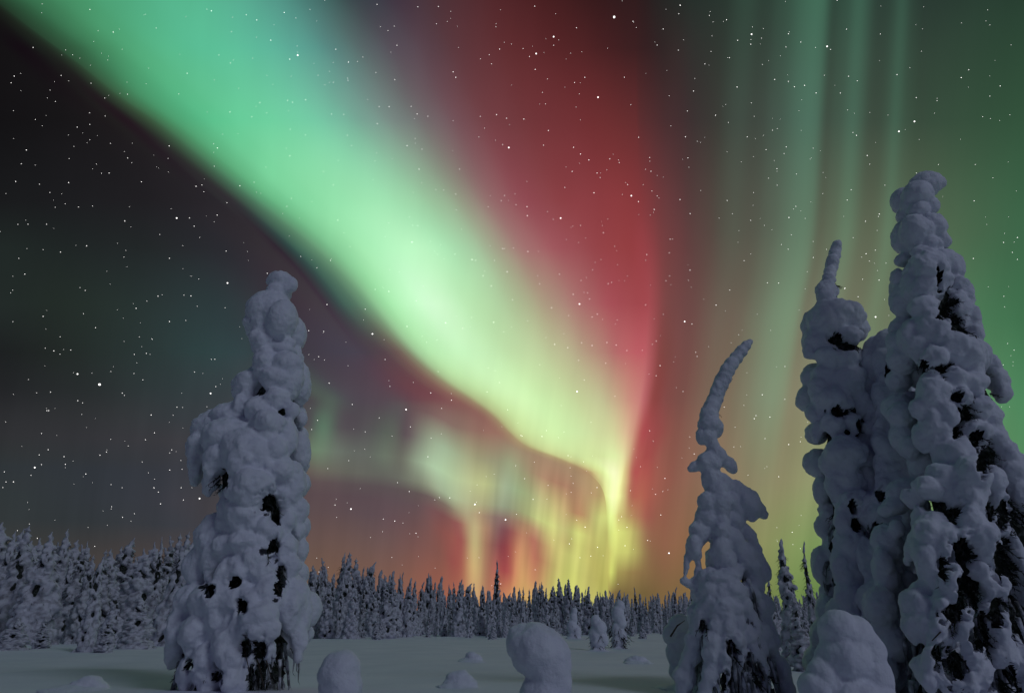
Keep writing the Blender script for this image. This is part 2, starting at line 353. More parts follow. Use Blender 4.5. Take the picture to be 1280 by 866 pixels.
low = M('MULTIPLY', M('MULTIPLY', sstep(py, 545.0, 620.0), sstep(px, 560.0, 640.0)), M('SUBTRACT', 1.0, sstep(px, 775.0, 815.0)))
stri = M('ADD', stri0, M('MULTIPLY', M('SUBTRACT', nz3.outputs[0], 0.42), M('MULTIPLY', low, 0.7)))
gain = M('MULTIPLY', M('ADD', stri, 1.0), SKY_GAIN)
gv = nt.nodes.new('ShaderNodeVectorMath')
gv.operation = 'SCALE'
hs = nt.nodes.new('ShaderNodeHueSaturation')
hs.inputs['Saturation'].default_value = 0.92
L(aurora, hs.inputs['Color'])
L(hs.outputs[0], gv.inputs[0])
L(gain, gv.inputs['Scale'])
# the rest of the sky, away from the aurora: clear moonlit sky, with a violet tint added as fill light
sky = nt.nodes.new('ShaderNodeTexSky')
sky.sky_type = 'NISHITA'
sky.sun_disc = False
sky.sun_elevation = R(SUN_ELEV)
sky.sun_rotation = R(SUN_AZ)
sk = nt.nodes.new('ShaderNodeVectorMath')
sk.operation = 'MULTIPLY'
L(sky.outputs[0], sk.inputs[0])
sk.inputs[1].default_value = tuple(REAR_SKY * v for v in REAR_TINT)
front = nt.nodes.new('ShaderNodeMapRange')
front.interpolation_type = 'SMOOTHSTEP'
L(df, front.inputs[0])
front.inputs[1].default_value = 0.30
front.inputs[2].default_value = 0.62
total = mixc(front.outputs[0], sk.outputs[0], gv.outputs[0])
bg = nt.nodes.new('ShaderNodeBackground')
L(total, bg.inputs[0])
bg.inputs[1].default_value = 1.0
wo = nt.nodes.new('ShaderNodeOutputWorld')
L(bg.outputs[0], wo.inputs[0])


# ------------------------------------------------------------------ helpers
def at(px_, py_, Y):
    """point on the view direction (px, py) of the survey photo, at ground distance Y"""
    d = FWD + RT * ((px_ - 640) / F) + UP * ((433 - py_) / F)
    return CAM + d * (Y / d.y)


def scale_at(p):
    return (p - CAM).dot(FWD) / F        # metres per photo pixel at p


def tag(o, label=None, cat=None, group=None, kind=None):
    if label:
        o['label'] = label
    if cat:
        o['category'] = cat
    if group:
        o['group'] = group
    if kind:
        o['kind'] = kind
    return o


def empty(name, loc, rz=0.0):
    o = bpy.data.objects.new(name, None)
    o.empty_display_size = 0.3
    C.objects.link(o)
    o.location = loc
    o.rotation_euler = (0, 0, rz)
    return o


def link(name, me, mats, parent=None, loc=None):
    o = bpy.data.objects.new(name, me)
    C.objects.link(o)
    me.materials.clear()
    for m in (mats if isinstance(mats, (list, tuple)) else [mats]):
        me.materials.append(m)
    if parent:
        o.parent = parent
    if loc is not None:
        o.location = loc
    return o


def bm_mesh(name, bm, smooth=True):
    me = bpy.data.meshes.new(name)
    bm.to_mesh(me)
    bm.free()
    if smooth:
        me.polygons.foreach_set('use_smooth', [True] * len(me.polygons))
    return me


ICO = {}
for _s in (1, 2, 3):
    _b = bmesh.new()
    bmesh.ops.create_icosphere(_b, subdivisions=_s, radius=1)
    ICO[_s] = ([v.co.copy() for v in _b.verts], [[v.index for v in f.verts] for f in _b.faces])
    _b.free()


class Soup:
    def __init__(self):
        self.v, self.f, self.m = [], [], []

    def blob(self, c, r, rot=None, sub=2, mat=0, irr=0.0):
        vs, fs = ICO[sub]
        if irr:
            o = Vector(c) * 7.3
            vs = [p * (1 + irr * noise.noise(p * 1.2 + o) + 0.6 * irr * noise.noise(p * 2.7 - o)) for p in vs]
        b = len(self.v)
        rx, ry, rz = r
        for p in vs:
            q = Vector((p.x * rx, p.y * ry, p.z * rz))
            if rot is not None:
                q.rotate(rot)
            self.v.append(q + c)
        for f in fs:
            self.f.append([i + b for i in f])
            self.m.append(mat)

    def tube(self, pts, rad, n=7, mat=0):
        b = len(self.v)
        for i, p in enumerate(pts):
            d = (pts[min(i + 1, len(pts) - 1)] - pts[max(i - 1, 0)]).normalized()
            a = d.orthogonal().normalized()
            c = d.cross(a)
            for k in range(n):
                t = 2 * math.pi * k / n
                self.v.append(p + (a * math.cos(t) + c * math.sin(t)) * rad[i])
        for i in range(len(pts) - 1):
            for k in range(n):
                self.f.append([b + i * n + k, b + i * n + (k + 1) % n, b + (i + 1) * n + (k + 1) % n, b + (i + 1) * n + k])
                self.m.append(mat)
        for i, fl in ((0, True), (len(pts) - 1, False)):
            ring = [b + i * n + k for k in range(n)]
            self.f.append(ring[::-1] if fl else ring)
            self.m.append(mat)

    def tri(self, a, b, c, mat=0):
        i = len(self.v)
        self.v += [a, b, c]
        self.f.append([i, i + 1, i + 2])
        self.m.append(mat)

    def mesh(self, name, smooth=True):
        me = bpy.data.meshes.new(name)
        me.from_pydata([tuple(v) for v in self.v], [], self.f)
        if smooth:
            me.polygons.foreach_set('use_smooth', [True] * len(me.polygons))
        me.polygons.foreach_set('material_index', self.m)
        me.update()
        return me


def fuse(soup, name, voxel, smooth=4, amp=((0.5, 0.04), (0.14, 0.012)), seed=0.0):
    """one continuous snow surface out of overlapping lobes"""
    me = soup.mesh(name + '_lobes')
    tmp = bpy.data.objects.new('fusing', me)
    C.objects.link(tmp)
    m = tmp.modifiers.new('r', 'REMESH')
    m.mode = 'VOXEL'
    m.voxel_size = voxel
    m.use_smooth_shade = True
    if smooth:
        s = tmp.modifiers.new('s', 'SMOOTH')
        s.factor = 0.5
        s.iterations = smooth
    dg = bpy.context.evaluated_depsgraph_get()
    dg.update()
    out = bpy.data.meshes.new_from_object(tmp.evaluated_get(dg))
    out.name = name
    bpy.data.objects.remove(tmp, do_unlink=True)
    bpy.data.meshes.remove(me)
    off = Vector((seed * 3.1, seed * 1.7, seed))
    cnt = len(out.vertices)
    co, nr = [0.0] * (3 * cnt), [0.0] * (3 * cnt)
    out.vertices.foreach_get('co', co)
    out.vertices.foreach_get('normal', nr)
    for i in range(0, 3 * cnt, 3):
        q = Vector(co[i:i + 3]) + off
        d = 0.0
        for sc_, am in amp:
            d += am * noise.noise(q / sc_)
        co[i] += nr[i] * d
        co[i + 1] += nr[i + 1] * d
        co[i + 2] += nr[i + 2] * d
    out.vertices.foreach_set('co', co)
    out.polygons.foreach_set('use_smooth', [True] * len(out.polygons))
    out.update()
    return out


# ------------------------------------------------------------------ materials
def principled(name, base, rough=0.7, spec=0.3):
    m = bpy.data.materials.new(name)
    m.use_nodes = True
    b = m.node_tree.nodes['Principled BSDF']
    b.inputs['Base Color'].default_value = (*base, 1)
    b.inputs['Roughness'].default_value = rough
    b.inputs['Specular IOR Level'].default_value = spec
    return m, m.node_tree, b


def noisy(m_name, c0, c1, scale, rough=0.8, spec=0.2, bump=0.0, bscale=None, bdist=0.02, ramp_=(0.35, 0.65)):
    m, t, b = principled(m_name, c0, rough, spec)
    tcn = t.nodes.new('ShaderNodeTexCoord')
    n = t.nodes.new('ShaderNodeTexNoise')
    n.inputs['Scale'].default_value = scale
    n.inputs['Detail'].default_value = 5
    t.links.new(tcn.outputs['Object'], n.inputs['Vector'])
    r = t.nodes.new('ShaderNodeValToRGB')
    r.color_ramp.elements[0].position, r.color_ramp.elements[1].position = ramp_
    r.color_ramp.elements[0].color = (*c0, 1)
    r.color_ramp.elements[1].color = (*c1, 1)
    t.links.new(n.outputs[0], r.inputs[0])
    t.links.new(r.outputs[0], b.inputs['Base Color'])
    if bump:
        n2 = t.nodes.new('ShaderNodeTexNoise')
        n2.inputs['Scale'].default_value = bscale or scale * 3
        n2.inputs['Detail'].default_value = 6
        n2.inputs['Roughness'].default_value = 0.6
        t.links.new(tcn.outputs['Object'], n2.inputs['Vector'])
        bp = t.nodes.new('ShaderNodeBump')
        bp.inputs['Strength'].default_value = bump
        bp.inputs['Distance'].default_value = bdist
        t.links.new(n2.outputs[0], bp.inputs['Height'])
        t.links.new(bp.outputs[0], b.inputs['Normal'])
    return m


SNOW = noisy('snow', (0.70, 0.72, 0.81), (0.77, 0.79, 0.86), 3.0, 0.75, 0.25, 0.7, 11.0, 0.035)
FROST = noisy('frosted_needles', (0.16, 0.165, 0.17), (0.68, 0.70, 0.77), 5.0, 0.85, 0.1, 0.6, 20.0, 0.03, (0.42, 0.62))
NEEDLE = noisy('spruce_needles', (0.018, 0.024, 0.017), (0.15, 0.155, 0.155), 9.0, 0.8, 0.1, 0.6, 30.0, 0.03, (0.48, 0.74))
BARK = noisy('bark', (0.035, 0.026, 0.020), (0.10, 0.075, 0.06), 9.0, 0.9, 0.1, 0.7, 25.0, 0.02)
GROUND = noisy('snow_field', (0.70, 0.72, 0.82), (0.77, 0.78, 0.87), 0.35, 0.8, 0.2, 0.35, 2.2, 0.06)
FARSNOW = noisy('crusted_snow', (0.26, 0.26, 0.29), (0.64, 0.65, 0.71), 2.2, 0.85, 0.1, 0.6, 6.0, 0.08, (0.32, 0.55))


# ------------------------------------------------------------------ ground
def gz(x, y):
    r = math.hypot(x, y)
    f = 1.0 if r < 120 else max(0.0, 1 - (r - 120) / 200)
    z = 0.10 * noise.noise(Vector((x * 0.09, y * 0.07, 3.1))) + 0.15 * noise.noise(Vector((x * 0.30, y * 0.22, 8.7))) + 0.05 * noise.noise(Vector((x * 0.5 + y * 0.3, y * 0.75, 2.7)))
    z += 0.16 * noise.noise(Vector((x * 0.022, y * 0.02, 1.3)))
    return z * f


def build_ground():
    bm = bmesh.new()
    xs = [-6000, -3000, -1500, -800, -400, -250, -160, -110, -80]
    xs += [-60 + i * 1.0 for i in range(121)]
    xs += [80, 110, 160, 250, 400, 800, 1500, 3000, 6000]
    ys = [-6000, -2500, -800, -250, -80, -30, -12] + [-6 + i * 0.7 for i in range(72)] + [46 + i * 2.0 for i in range(50)]
    ys += [150, 170, 200, 250, 320, 420, 600, 900, 1500, 3000, 6000]
    grid = [[bm.verts.new((x, y, gz(x, y))) for x in xs] for y in ys]
    for j in range(len(ys) - 1):
        for i in range(len(xs) - 1):
            bm.faces.new((grid[j][i], grid[j][i + 1], grid[j + 1][i + 1], grid[j + 1][i]))
    o = link('ground', bm_mesh('ground', bm), GROUND)
    tag(o, kind='structure')


build_ground()


# ------------------------------------------------------------------ foreground trees
def twig_spray(S, c, size, rng, n=9, mat=0, down=0.5, outdir=None):
    """a small drooping spruce spray: a thin stem with flat needle blades"""
    a = rng.uniform(0, 2 * math.pi)
    d = Vector((math.cos(a), math.sin(a), 0)) if outdir is None else (outdir + Vector((rng.uniform(-.6, .6), rng.uniform(-.6, .6), 0))).normalized()
    d = (d + Vector((0, 0, -down - rng.uniform(0, 0.5)))).normalized()
    side = d.orthogonal().normalized()
    oth = d.cross(side)
    ln = size * rng.uniform(0.6, 1.3)
    tip = c + d * ln
    w = ln * 0.05
    S.tri(c - side * w, c + side * w, tip, mat)
    S.tri(c - oth * w, c + oth * w, tip, mat)
    for k in range(n):
        t = (k + 0.5) / n
        p = c + d * (ln * t)
        an = rng.uniform(0, 2 * math.pi)
        o = (side * math.cos(an) + oth * math.sin(an))
        q = p + o * (ln * 0.28 * (1 - 0.5 * t)) + d * (ln * 0.18)
        S.tri(p - d * (ln * 0.05), p + d * (ln * 0.05), q, mat)


def big_tree(label, D, axis, blobs, seed, voxel=0.05, core=0.74, fill=1, twigs=400, depth=0.85, smooth=4,
             bare=(), back=True, low_twigs=None, holes=(), smoothtip=False, rough=1.0):
    """axis: [(py, px_centre, px_halfwidth)] from top to base; blobs: (px, py, rx, ry[, depth_bias[, tilt]])"""
    rng = random.Random(seed)
    ax = sorted((a[0], (a[1], a[2])) for a in axis)
    base_px = interp(ax, ax[-1][0])[0]
    base = at(base_px, ax[-1][0], D)
    base.z = gz(base.x, base.y) - 0.15
    root = empty('snow_laden_spruce', base)
    tag(root, label, 'tree', 'heavily snow laden spruces in the foreground')
    S = Soup()
    top_y = ax[0][0]
    for b in blobs:
        x, y, rx, ry = b[:4]
        bias = b[4] if len(b) > 4 else 0.0
        tilt = b[5] if len(b) > 5 else rng.uniform(-0.2, 0.2)
        cx, w = interp(ax, y)
        u = max(-1, min(1, (x - cx) / max(w, 1)))
        mpp = scale_at(at(cx, y, D))
        rad = 0.5 * (rx + ry) * mpp
        front = math.sqrt(max(0, 1 - u * u)) * w * mpp * depth
        dz = -max(0, front - 0.55 * rad) - bias * mpp
        dz += rng.uniform(-0.6, 0.5) * rad * (1 - 0.6 * abs(u))
        p = at(x, y, D + dz)
        k = scale_at(p)
        r3 = (rx * k, 0.5 * (rx + min(ry, rx * 1.4)) * k, ry * k)
        rot = Euler((rng.uniform(-0.15, 0.25), -tilt, 0))
        cap = (y - top_y) < 0.12 * (ax[-1][0] - top_y)
        S.blob(p - base, r3, rot, 3, 0, 0.06 if cap or rx < 13 and smoothtip else 0.24)
        for q in range(fill):
            a = rng.uniform(0, 2 * math.pi)
            el = rng.uniform(-0.9, 0.35)
            fr = rng.uniform(0.42, 0.66)
            d = Vector((math.cos(a) * math.cos(el) * r3[0], -abs(math.sin(a)) * math.cos(el) * r3[1], math.sin(el) * r3[2]))
            if rx > 7:
                S.blob(p - base + d * 0.62, (r3[0] * fr, r3[1] * fr, r3[2] * fr * rng.uniform(0.8, 1.2)), None, 2)
        if rx > 9 and not cap:
            axp = at(cx, y, D)
            inward = Vector((axp.x - p.x, axp.y - p.y, 0))
            if inward.length > 0.05:
                inward.normalize()
            S.blob(p - base + inward * r3[0] * 0.5 + Vector((0, 0, r3[2] * 0.5)), (r3[0] * 0.8, r3[1] * 0.8, r3[2] * 0.85), rot, 2, 0, 0.25)
            S.blob(p - base - inward * r3[0] * 0.12 - Vector((0, 0, r3[2] * 0.55)), (r3[0] * 0.62, r3[1] * 0.62, r3[2] * 0.8), rot, 2, 0, 0.25)
        if rx > (12 if smoothtip or cap else 6):
            for q in range(1):
                a = rng.uniform(0, 2 * math.pi)
                el = rng.uniform(-1.2, 0.5)
                fr = rng.uniform(0.15, 0.26)
                d = Vector((math.cos(a) * math.cos(el) * r3[0], -abs(math.sin(a)) * math.cos(el) * r3[1], math.sin(el) * r3[2]))
                mr = min(r3) * fr
                if mr > 0.045:
                    S.blob(p - base + d * 0.93, (mr, mr, mr * rng.uniform(0.8, 1.3)), None, 1)
        if back and abs(u) < 0.85 and dz < -0.1:
            pb = Vector((p.x + rng.uniform(-.1, .1), 2 * D - p.y + rng.uniform(-.1, .1), p.z + rng.uniform(-.15, .15)))
            S.blob(pb - base, tuple(v * 1.05 for v in r3), Euler((rng.uniform(-.2, .2), tilt, 0)), 2)
    me = fuse(S, 'snow_load', voxel, smooth, ((0.8, 0.05 * rough), (0.30, 0.022 * rough), (0.13, 0.020 * rough), (0.07, 0.016)), seed)
    # hollows between the boughs where the snow load is broken and the needles show
    holes = [(hx, hy, hrx * 0.86, hry * 0.86) for hx, hy, hrx, hry in holes if hrx * hry > 38]
    gone = [False] * len(me.vertices)
    for i_, v in enumerate(me.vertices):
        w_ = v.co + base
        if w_.y > D - 0.05:
            continue
        r_ = w_ - CAM
        dd = r_.dot(FWD)
        qx, qy = 640 + F * r_.x / dd, 433 - F * r_.dot(UP) / dd
        push = 0.0
        for hx, hy, hrx, hry in holes:
            e2 = ((qx - hx) / hrx) ** 2 + ((qy - hy) / hry) ** 2
            if e2 < 4.5:
                e2 *= 1 + 1.1 * noise.noise(v.co * 3.5) + 0.9 * noise.noise(v.co * 9)
                push = max(push, min(1.0, max(0.0, 2.3 - e2) / 1.9))
        if push:
            v.co.y += min(push, 0.75) * min(0.2, 0.10 + 0.20 * interp(ax, qy)[1] * dd / F)
            gone[i_] = push > 0.72
    if any(gone):
        bm = bmesh.new()
        bm.from_mesh(me)
        bm.verts.ensure_lookup_table()
        bmesh.ops.delete(bm, geom=[bm.verts[i] for i, g in enumerate(gone) if g], context='VERTS')
        bm.to_mesh(me)
        bm.free()
    me.update()
    # trunk along the leaning axis
    T = Soup()
    pts, rads = [], []
    n = 14
    top = ax[0][0]
    for i in range(n + 1):
        y = ax[-1][0] + (top - ax[-1][0]) * i / n
        cx, w = interp(ax, y)
        pts.append(at(cx, y, D) - base)
        rads.append(0.17 * (1 - i / n) ** 0.8 + 0.015)
    pts[0].z = -0.3
    T.tube(pts, rads, 9)
    link('trunk', T.mesh('trunk'), BARK, root)
    # dark needles of the crown behind the snow
    N = Soup()
    rings = []
    m = 26
    for i in range(m + 1):
        y = top + (ax[-1][0] - top) * (0.06 + 0.94 * i / m)
        cx, w = interp(ax, y)
        c = at(cx, y, D) - base
        k = scale_at(c + base)
        rings.append((c, w * k * core))
    bidx = len(N.v)
    nn = 22
    for i, (c, r) in enumerate(rings):
        for j in range(nn):
            t = 2 * math.pi * j / nn
            rr = r * (0.76 + 0.36 * noise.noise(Vector((math.cos(t) * 1.6, math.sin(t) * 1.6, i * 0.55 + seed))) + rng.uniform(-.12, .12))
            rr *= 1.12 if i % 2 else 0.88
            N.v.append(c + Vector((math.cos(t) * rr, math.sin(t) * rr * 0.8, 0)))
    for i in range(m):
        for j in range(nn):
            N.f.append([bidx + i * nn + j, bidx + (i + 1) * nn + j, bidx + (i + 1) * nn + (j + 1) % nn, bidx + i * nn + (j + 1) % nn])
            N.m.append(0)
    for _ in range(twigs):
        i = rng.randrange(1, m)
        c, r = rings[i]
        t = rng.uniform(0, 2 * math.pi)
        rr = r * rng.uniform(0.6, 0.9)
        d = Vector((math.cos(t), math.sin(t) * 0.85, 0))
        twig_spray(N, c + d * rr, 0.2, rng, 9, 0, 0.55, d)
    for hx, hy, hrx, hry in holes:
        for _ in range(int(4 + hrx * hry * 0.10)):
            qx, qy = hx + rng.uniform(-1, 1) * hrx, hy + rng.uniform(-1, 1) * hry
            cx, w = interp(ax, qy)
            mpp = scale_at(at(cx, qy, D))
            u = max(-1, min(1, (qx - cx) / max(w, 1)))
            c = at(qx, qy, D - math.sqrt(1 - u * u * 0.9) * w * mpp * rng.uniform(0.52, 0.78)) - base
            twig_spray(N, c, rng.uniform(0.18, 0.42), rng, 9, 1 if rng.random() < 0.6 else 0, 0.8, Vector((u, -0.7, 0)))
    link('needles', N.mesh('needles', False), [NEEDLE, FROST], root)
    crown = link('snow_load', me, SNOW, root)
    # thin frosted boughs hanging low on the tree
    if low_twigs:
        W = Soup()
        y0, y1, cnt = low_twigs
        for _ in range(cnt):
            y = rng.uniform(y0, y1)
            cx, w = interp(ax, y)
            c = at(cx, y, D) - base
            r = w * scale_at(c + base)
            t = rng.uniform(0, 2 * math.pi)
            d = Vector((math.cos(t), math.sin(t) * 0.85, 0))
            ln = rng.uniform(0.35, 0.9)
            p0 = c + d * r * rng.uniform(0.45, 0.8)
            pts = [p0]
            for q in range(1, 5):
                f = q / 4
                pts.append(p0 + d * (ln * 0.38 * f * (1.2 - 0.5 * f)) + Vector((rng.uniform(-.02, .02), rng.uniform(-.02, .02), 0.05 * ln * (1 - f) - ln * 0.95 * f * f)))
            rr = rng.uniform(0.022, 0.055)
            W.tube(pts, [rr * 0.8, rr * rng.uniform(0.9, 1.3), rr * rng.uniform(0.8, 1.2), rr * 0.8, rr * 0.25], 6)
            for q in range(5):
                twig_spray(W, pts[rng.randrange(1, 5)], 0.12, rng, 4, 0, 0.9, d)
        link('frosted_boughs', W.mesh('frosted_boughs'), FROST, root)
    # bare branches seen in the gaps
    for b in bare:
        (x0, y0), (x1, y1), r = b
        cx, w = interp(ax, y0)
        mpp = scale_at(at(cx, y0, D))
        p0, p1 = at(x0, y0, D - w * mpp * 0.62) - base, at(x1, y1, D - w * mpp * 0.92) - base
        mid = (p0 + p1) / 2 + Vector((0, 0, 0.06))
        B = Soup()
        B.tube([p0, mid, p1], [r, r * 0.8, r * 0.35], 6)
        link('branch', B.mesh('branch'), BARK, root)
    return root


def chain(x0, y0, x1, y1, r0, r1, bias=0, sag=0.0, seed=0):
    rg = random.Random(int(x0 * 7 + y0 * 13 + x1 * 3 + y1))
    ln = math.hypot(x1 - x0, y1 - y0)
    n = max(2, int(ln / (0.38 * (r0 + r1))))
    out = []
    for i in range(n + 1):
        t = i / n
        r = (r0 + (r1 - r0) * t) * rg.uniform(0.75, 1.22)
        out.append((x0 + (x1 - x0) * t + sag * 4 * t * (1 - t) + rg.uniform(-.2, .2) * r, y0 + (y1 - y0) * t, r * 0.95, r * 1.15, bias))
    return out


LEFT_BLOBS = [
    # cap and neck
    (350, 351, 16, 13), (362, 356, 9, 11), (345, 366, 13, 13),
    (333, 388, 25, 25), (340, 405, 31, 27), (353, 400, 18, 26), (359, 430, 10, 10), (328, 424, 17, 18),
    (345, 442, 26, 14), (332, 452, 18, 16), (358, 458, 20, 18), (362, 474, 18, 24), (343, 474, 19, 15, 4), (346, 498, 17, 13, 3), (366, 512, 9, 11),
    (312, 486, 20, 26), (303, 505, 12, 15), (325, 512, 18, 18), (335, 530, 22, 18), (358, 548, 14, 25), (345, 560, 14, 16),
    # big left shoulder
    (292, 520, 26, 18), (266, 533, 26, 20), (250, 556, 15, 26), (246, 580, 10, 22), (280, 545, 30, 22), (262, 604, 11, 13), (300, 548, 26, 22),
    (312, 570, 35, 36, 6), (345, 590, 28, 24), (312, 608, 29, 21, 4), (332, 622, 12, 9, 4), (268, 575, 14, 22),
    (365, 603, 18, 24), (368, 638, 15, 20), (371, 663, 10, 12), (358, 650, 12, 16), (355, 620, 14, 14),
    (303, 640, 24, 22), (286, 640, 13, 28), (290, 655, 20, 16), (318, 655, 16, 12), (330, 655, 10, 16),
    # middle
    (262, 672, 18, 26), (250, 710, 17, 26), (268, 692, 14, 24), (286, 680, 20, 18), (305, 676, 25, 11, 2), (326, 686, 16, 13, 2), (318, 697, 17, 14, 4),
    (325, 712, 18, 13, 4), (295, 716, 14, 20), (355, 685, 15, 18), (357, 708, 18, 17), (342, 668, 12, 14), (345, 735, 14, 20), (278, 722, 12, 20),
    (338, 742, 22, 22, 5), (306, 745, 12, 16, 2), (322, 770, 26, 18, 6), (326, 785, 26, 16, 6), (312, 758, 14, 16, 3), (290, 748, 16, 20, 2), (270, 745, 15, 22),
    # right hanging bough
    (368, 742, 20, 20, 2), (376, 768, 14, 26, 2), (374, 795, 11, 22, 2), (364, 760, 19, 24, 3), (372, 818, 5, 10),
    # lower skirt
    (235, 752, 18, 20), (254, 750, 19, 20), (224, 785, 17, 24), (245, 790, 19, 25), (272, 772, 15, 26), (282, 800, 16, 24), (221, 812, 15, 18), (256, 825, 19, 22),
    (290, 825, 15, 24), (265, 850, 18, 20), (312, 818, 12, 20), (238, 838, 16, 20), (288, 850, 14, 18), (302, 850, 10, 16), (300, 780, 12, 22), (336, 812, 10, 14),
]
LEFT_AXIS = [(340, 352, 9), (365, 347, 14), (400, 340, 30), (440, 345, 28), (480, 345, 38), (520, 335, 50), (560, 308, 64), (600, 310, 62), (640, 318, 56), (680, 310, 62), (720, 305, 68), (760, 300, 82), (800, 300, 84), (860, 292, 80)]
big_tree('broad lone snow laden spruce on the left with a beret cap and thick shoulder', 19.0, LEFT_AXIS, LEFT_BLOBS, 11,
         voxel=0.042, holes=[(335,628,11,13),(330,612,5,7),(345,645,4,12),(323,576,9,4),(326,512,3,12),(340,427,4,3),(341,681,9,11),(350,718,7,15),(346,737,6,10),(293,727,8,6),(260,737,6,9),(268,733,3,8),(302,757,6,9),(292,768,5,7),(344,779,5,4),(364,741,4,4),(322,460,6,3),(349,525,4,8),(258,598,4,8),(278,600,4,10),(285,648,3,10),(305,690,3,8),(315,694,6,3),(262,682,3,4),(306,810,6,14),(325,812,9,14),(330,840,12,16),(312,845,5,10),(240,760,4,5),(228,775,4,5),(270,845,6,8),(235,830,6,8),(318,735,4,6),(283,705,3,7)], bare=[((318, 815), (330, 858), 0.025), ((326, 810), (340, 850), 0.02), ((335, 722), (352, 745), 0.025), ((300, 800), (312, 838), 0.02)],
         low_twigs=(800, 858, 160))

# the tall spruce at the right
R1_BLOBS = [
    (1157, 231, 21, 17), (1146, 243, 18, 17), (1136, 256, 10, 13), (1160, 258, 13, 11), (1148, 262, 12, 10),
    (1143, 290, 17, 22), (1164, 285, 16, 17), (1177, 300, 9, 11), (1156, 305, 18, 12), (1150, 316, 12, 8),
    (1160, 335, 21, 23), (1178, 325, 12, 14), (1191, 335, 13, 20), (1142, 360, 16, 22), (1157, 362, 20, 18), (1170, 350, 16, 16), (1138, 340, 9, 12),
    (1206, 368, 13, 17), (1210, 393, 11, 22), (1197, 385, 13, 24), (1155, 385, 17, 16), (1200, 355, 10, 12),
    (1165, 410, 24, 25, 3), (1150, 430, 20, 20), (1137, 420, 14, 20), (1180, 425, 18, 18),
    (1205, 445, 25, 26, 3), (1190, 432, 19, 18, 3), (1221, 440, 13, 20), (1216, 418, 10, 14), (1168, 448, 16, 16),
    (1244, 468, 11, 24), (1252, 490, 8, 13), (1238, 455, 9, 14), (1165, 490, 20, 21, 3), (1192, 472, 14, 14), (1215, 480, 18, 14, 2),
    (1160, 510, 19, 18, 2), (1154, 545, 12, 17), (1166, 530, 15, 28), (1203, 495, 12, 13, 3), (1238, 522, 13, 22), (1225, 508, 14, 14), (1220, 540, 18, 16), (1185, 515, 10, 18), (1245, 545, 12, 18),
    (1196, 573, 27, 28, 4), (1208, 620, 19, 28, 4), (1217, 595, 21, 25, 3), (1180, 596, 23, 19, 3), (1163, 611, 24, 12, 3, -0.5), (1142, 622, 16, 11, 2, -0.5),
    (1250, 565, 18, 20), (1263, 588, 25, 26), (1278, 620, 22, 32), (1240, 600, 14, 20), (1290, 650, 26, 40), (1250, 630, 12, 22),
    (1165, 668, 20, 25, 8), (1160, 702, 15, 28, 8), (1184, 680, 15, 22, 6), (1190, 728, 17, 20, 5), (1150, 690, 12, 20, 4),
    (1148, 760, 20, 26, 8), (1140, 782, 14, 18, 6), (1160, 780, 16, 20, 6), (1210, 650, 16, 13, 2), (1230, 676, 17, 18, 3), (1241, 702, 13, 20, 3), (1236, 730, 11, 13, 2), (1224, 713, 11, 12, 2), (1246, 655, 14, 14),
    *chain(1215, 640, 1180, 720, 11, 9, 6, 4), *chain(1230, 650, 1255, 760, 11, 9, 4, 4), *chain(1180, 740, 1160, 850, 11, 10, 5), *chain(1205, 740, 1215, 860, 10, 9, 3), *chain(1245, 740, 1262, 870, 10, 9, 2), *chain(1150, 640, 1135, 700, 9, 8, 4),
    (1275, 700, 10, 50), (1285, 760, 14, 50), (1200, 780, 16, 20), (1175, 800, 18, 22, 2), (1240, 770, 14, 24), (1215, 800, 14, 26), (1160, 835, 20, 18), (1255, 820, 16, 30), (1185, 845, 16, 20), (1230, 850, 16, 22), (1280, 840, 20, 34), (1300, 800, 24, 40), (1310, 720, 20, 50),
]
R1_AXIS = [(214, 1158, 12), (250, 1150, 18), (300, 1158, 26), (360, 1172, 40), (420, 1176, 48), (480, 1195, 56), (540, 1200, 60), (600, 1212, 74), (680, 1222, 86), (760, 1222, 94), (890, 1222, 100)]
big_tree('tallest of the snow laden spruces, at the right edge with a rounded leaning cap', 14.0, R1_AXIS, R1_BLOBS, 23, holes=[(1183,383,9,14),(1195,402,5,10),(1175,345,3,14),(1152,293,3,5),(1157,308,5,3),(1148,265,6,3),(1157,455,5,8),(1180,460,9,6),(1188,428,3,6),(1200,495,8,9),(1210,515,7,12),(1222,548,8,10),(1197,540,5,8),(1232,575,10,14),(1258,640,9,20),(1240,640,5,14),(1195,640,12,6),(1180,705,5,14),(1205,690,12,18),(1210,740,12,22),(1255,700,10,28),(1195,765,13,14),(1230,790,15,26),(1200,830,18,22),(1250,760,10,20),(1260,850,18,20),(1175,815,9,10)], voxel=0.036, core=0.74, twigs=700,
         bare=[((1195, 690), (1222, 655), 0.02), ((1205, 770), (1165, 800), 0.022), ((1200, 560), (1212, 600), 0.02)], low_twigs=(740, 885, 260))

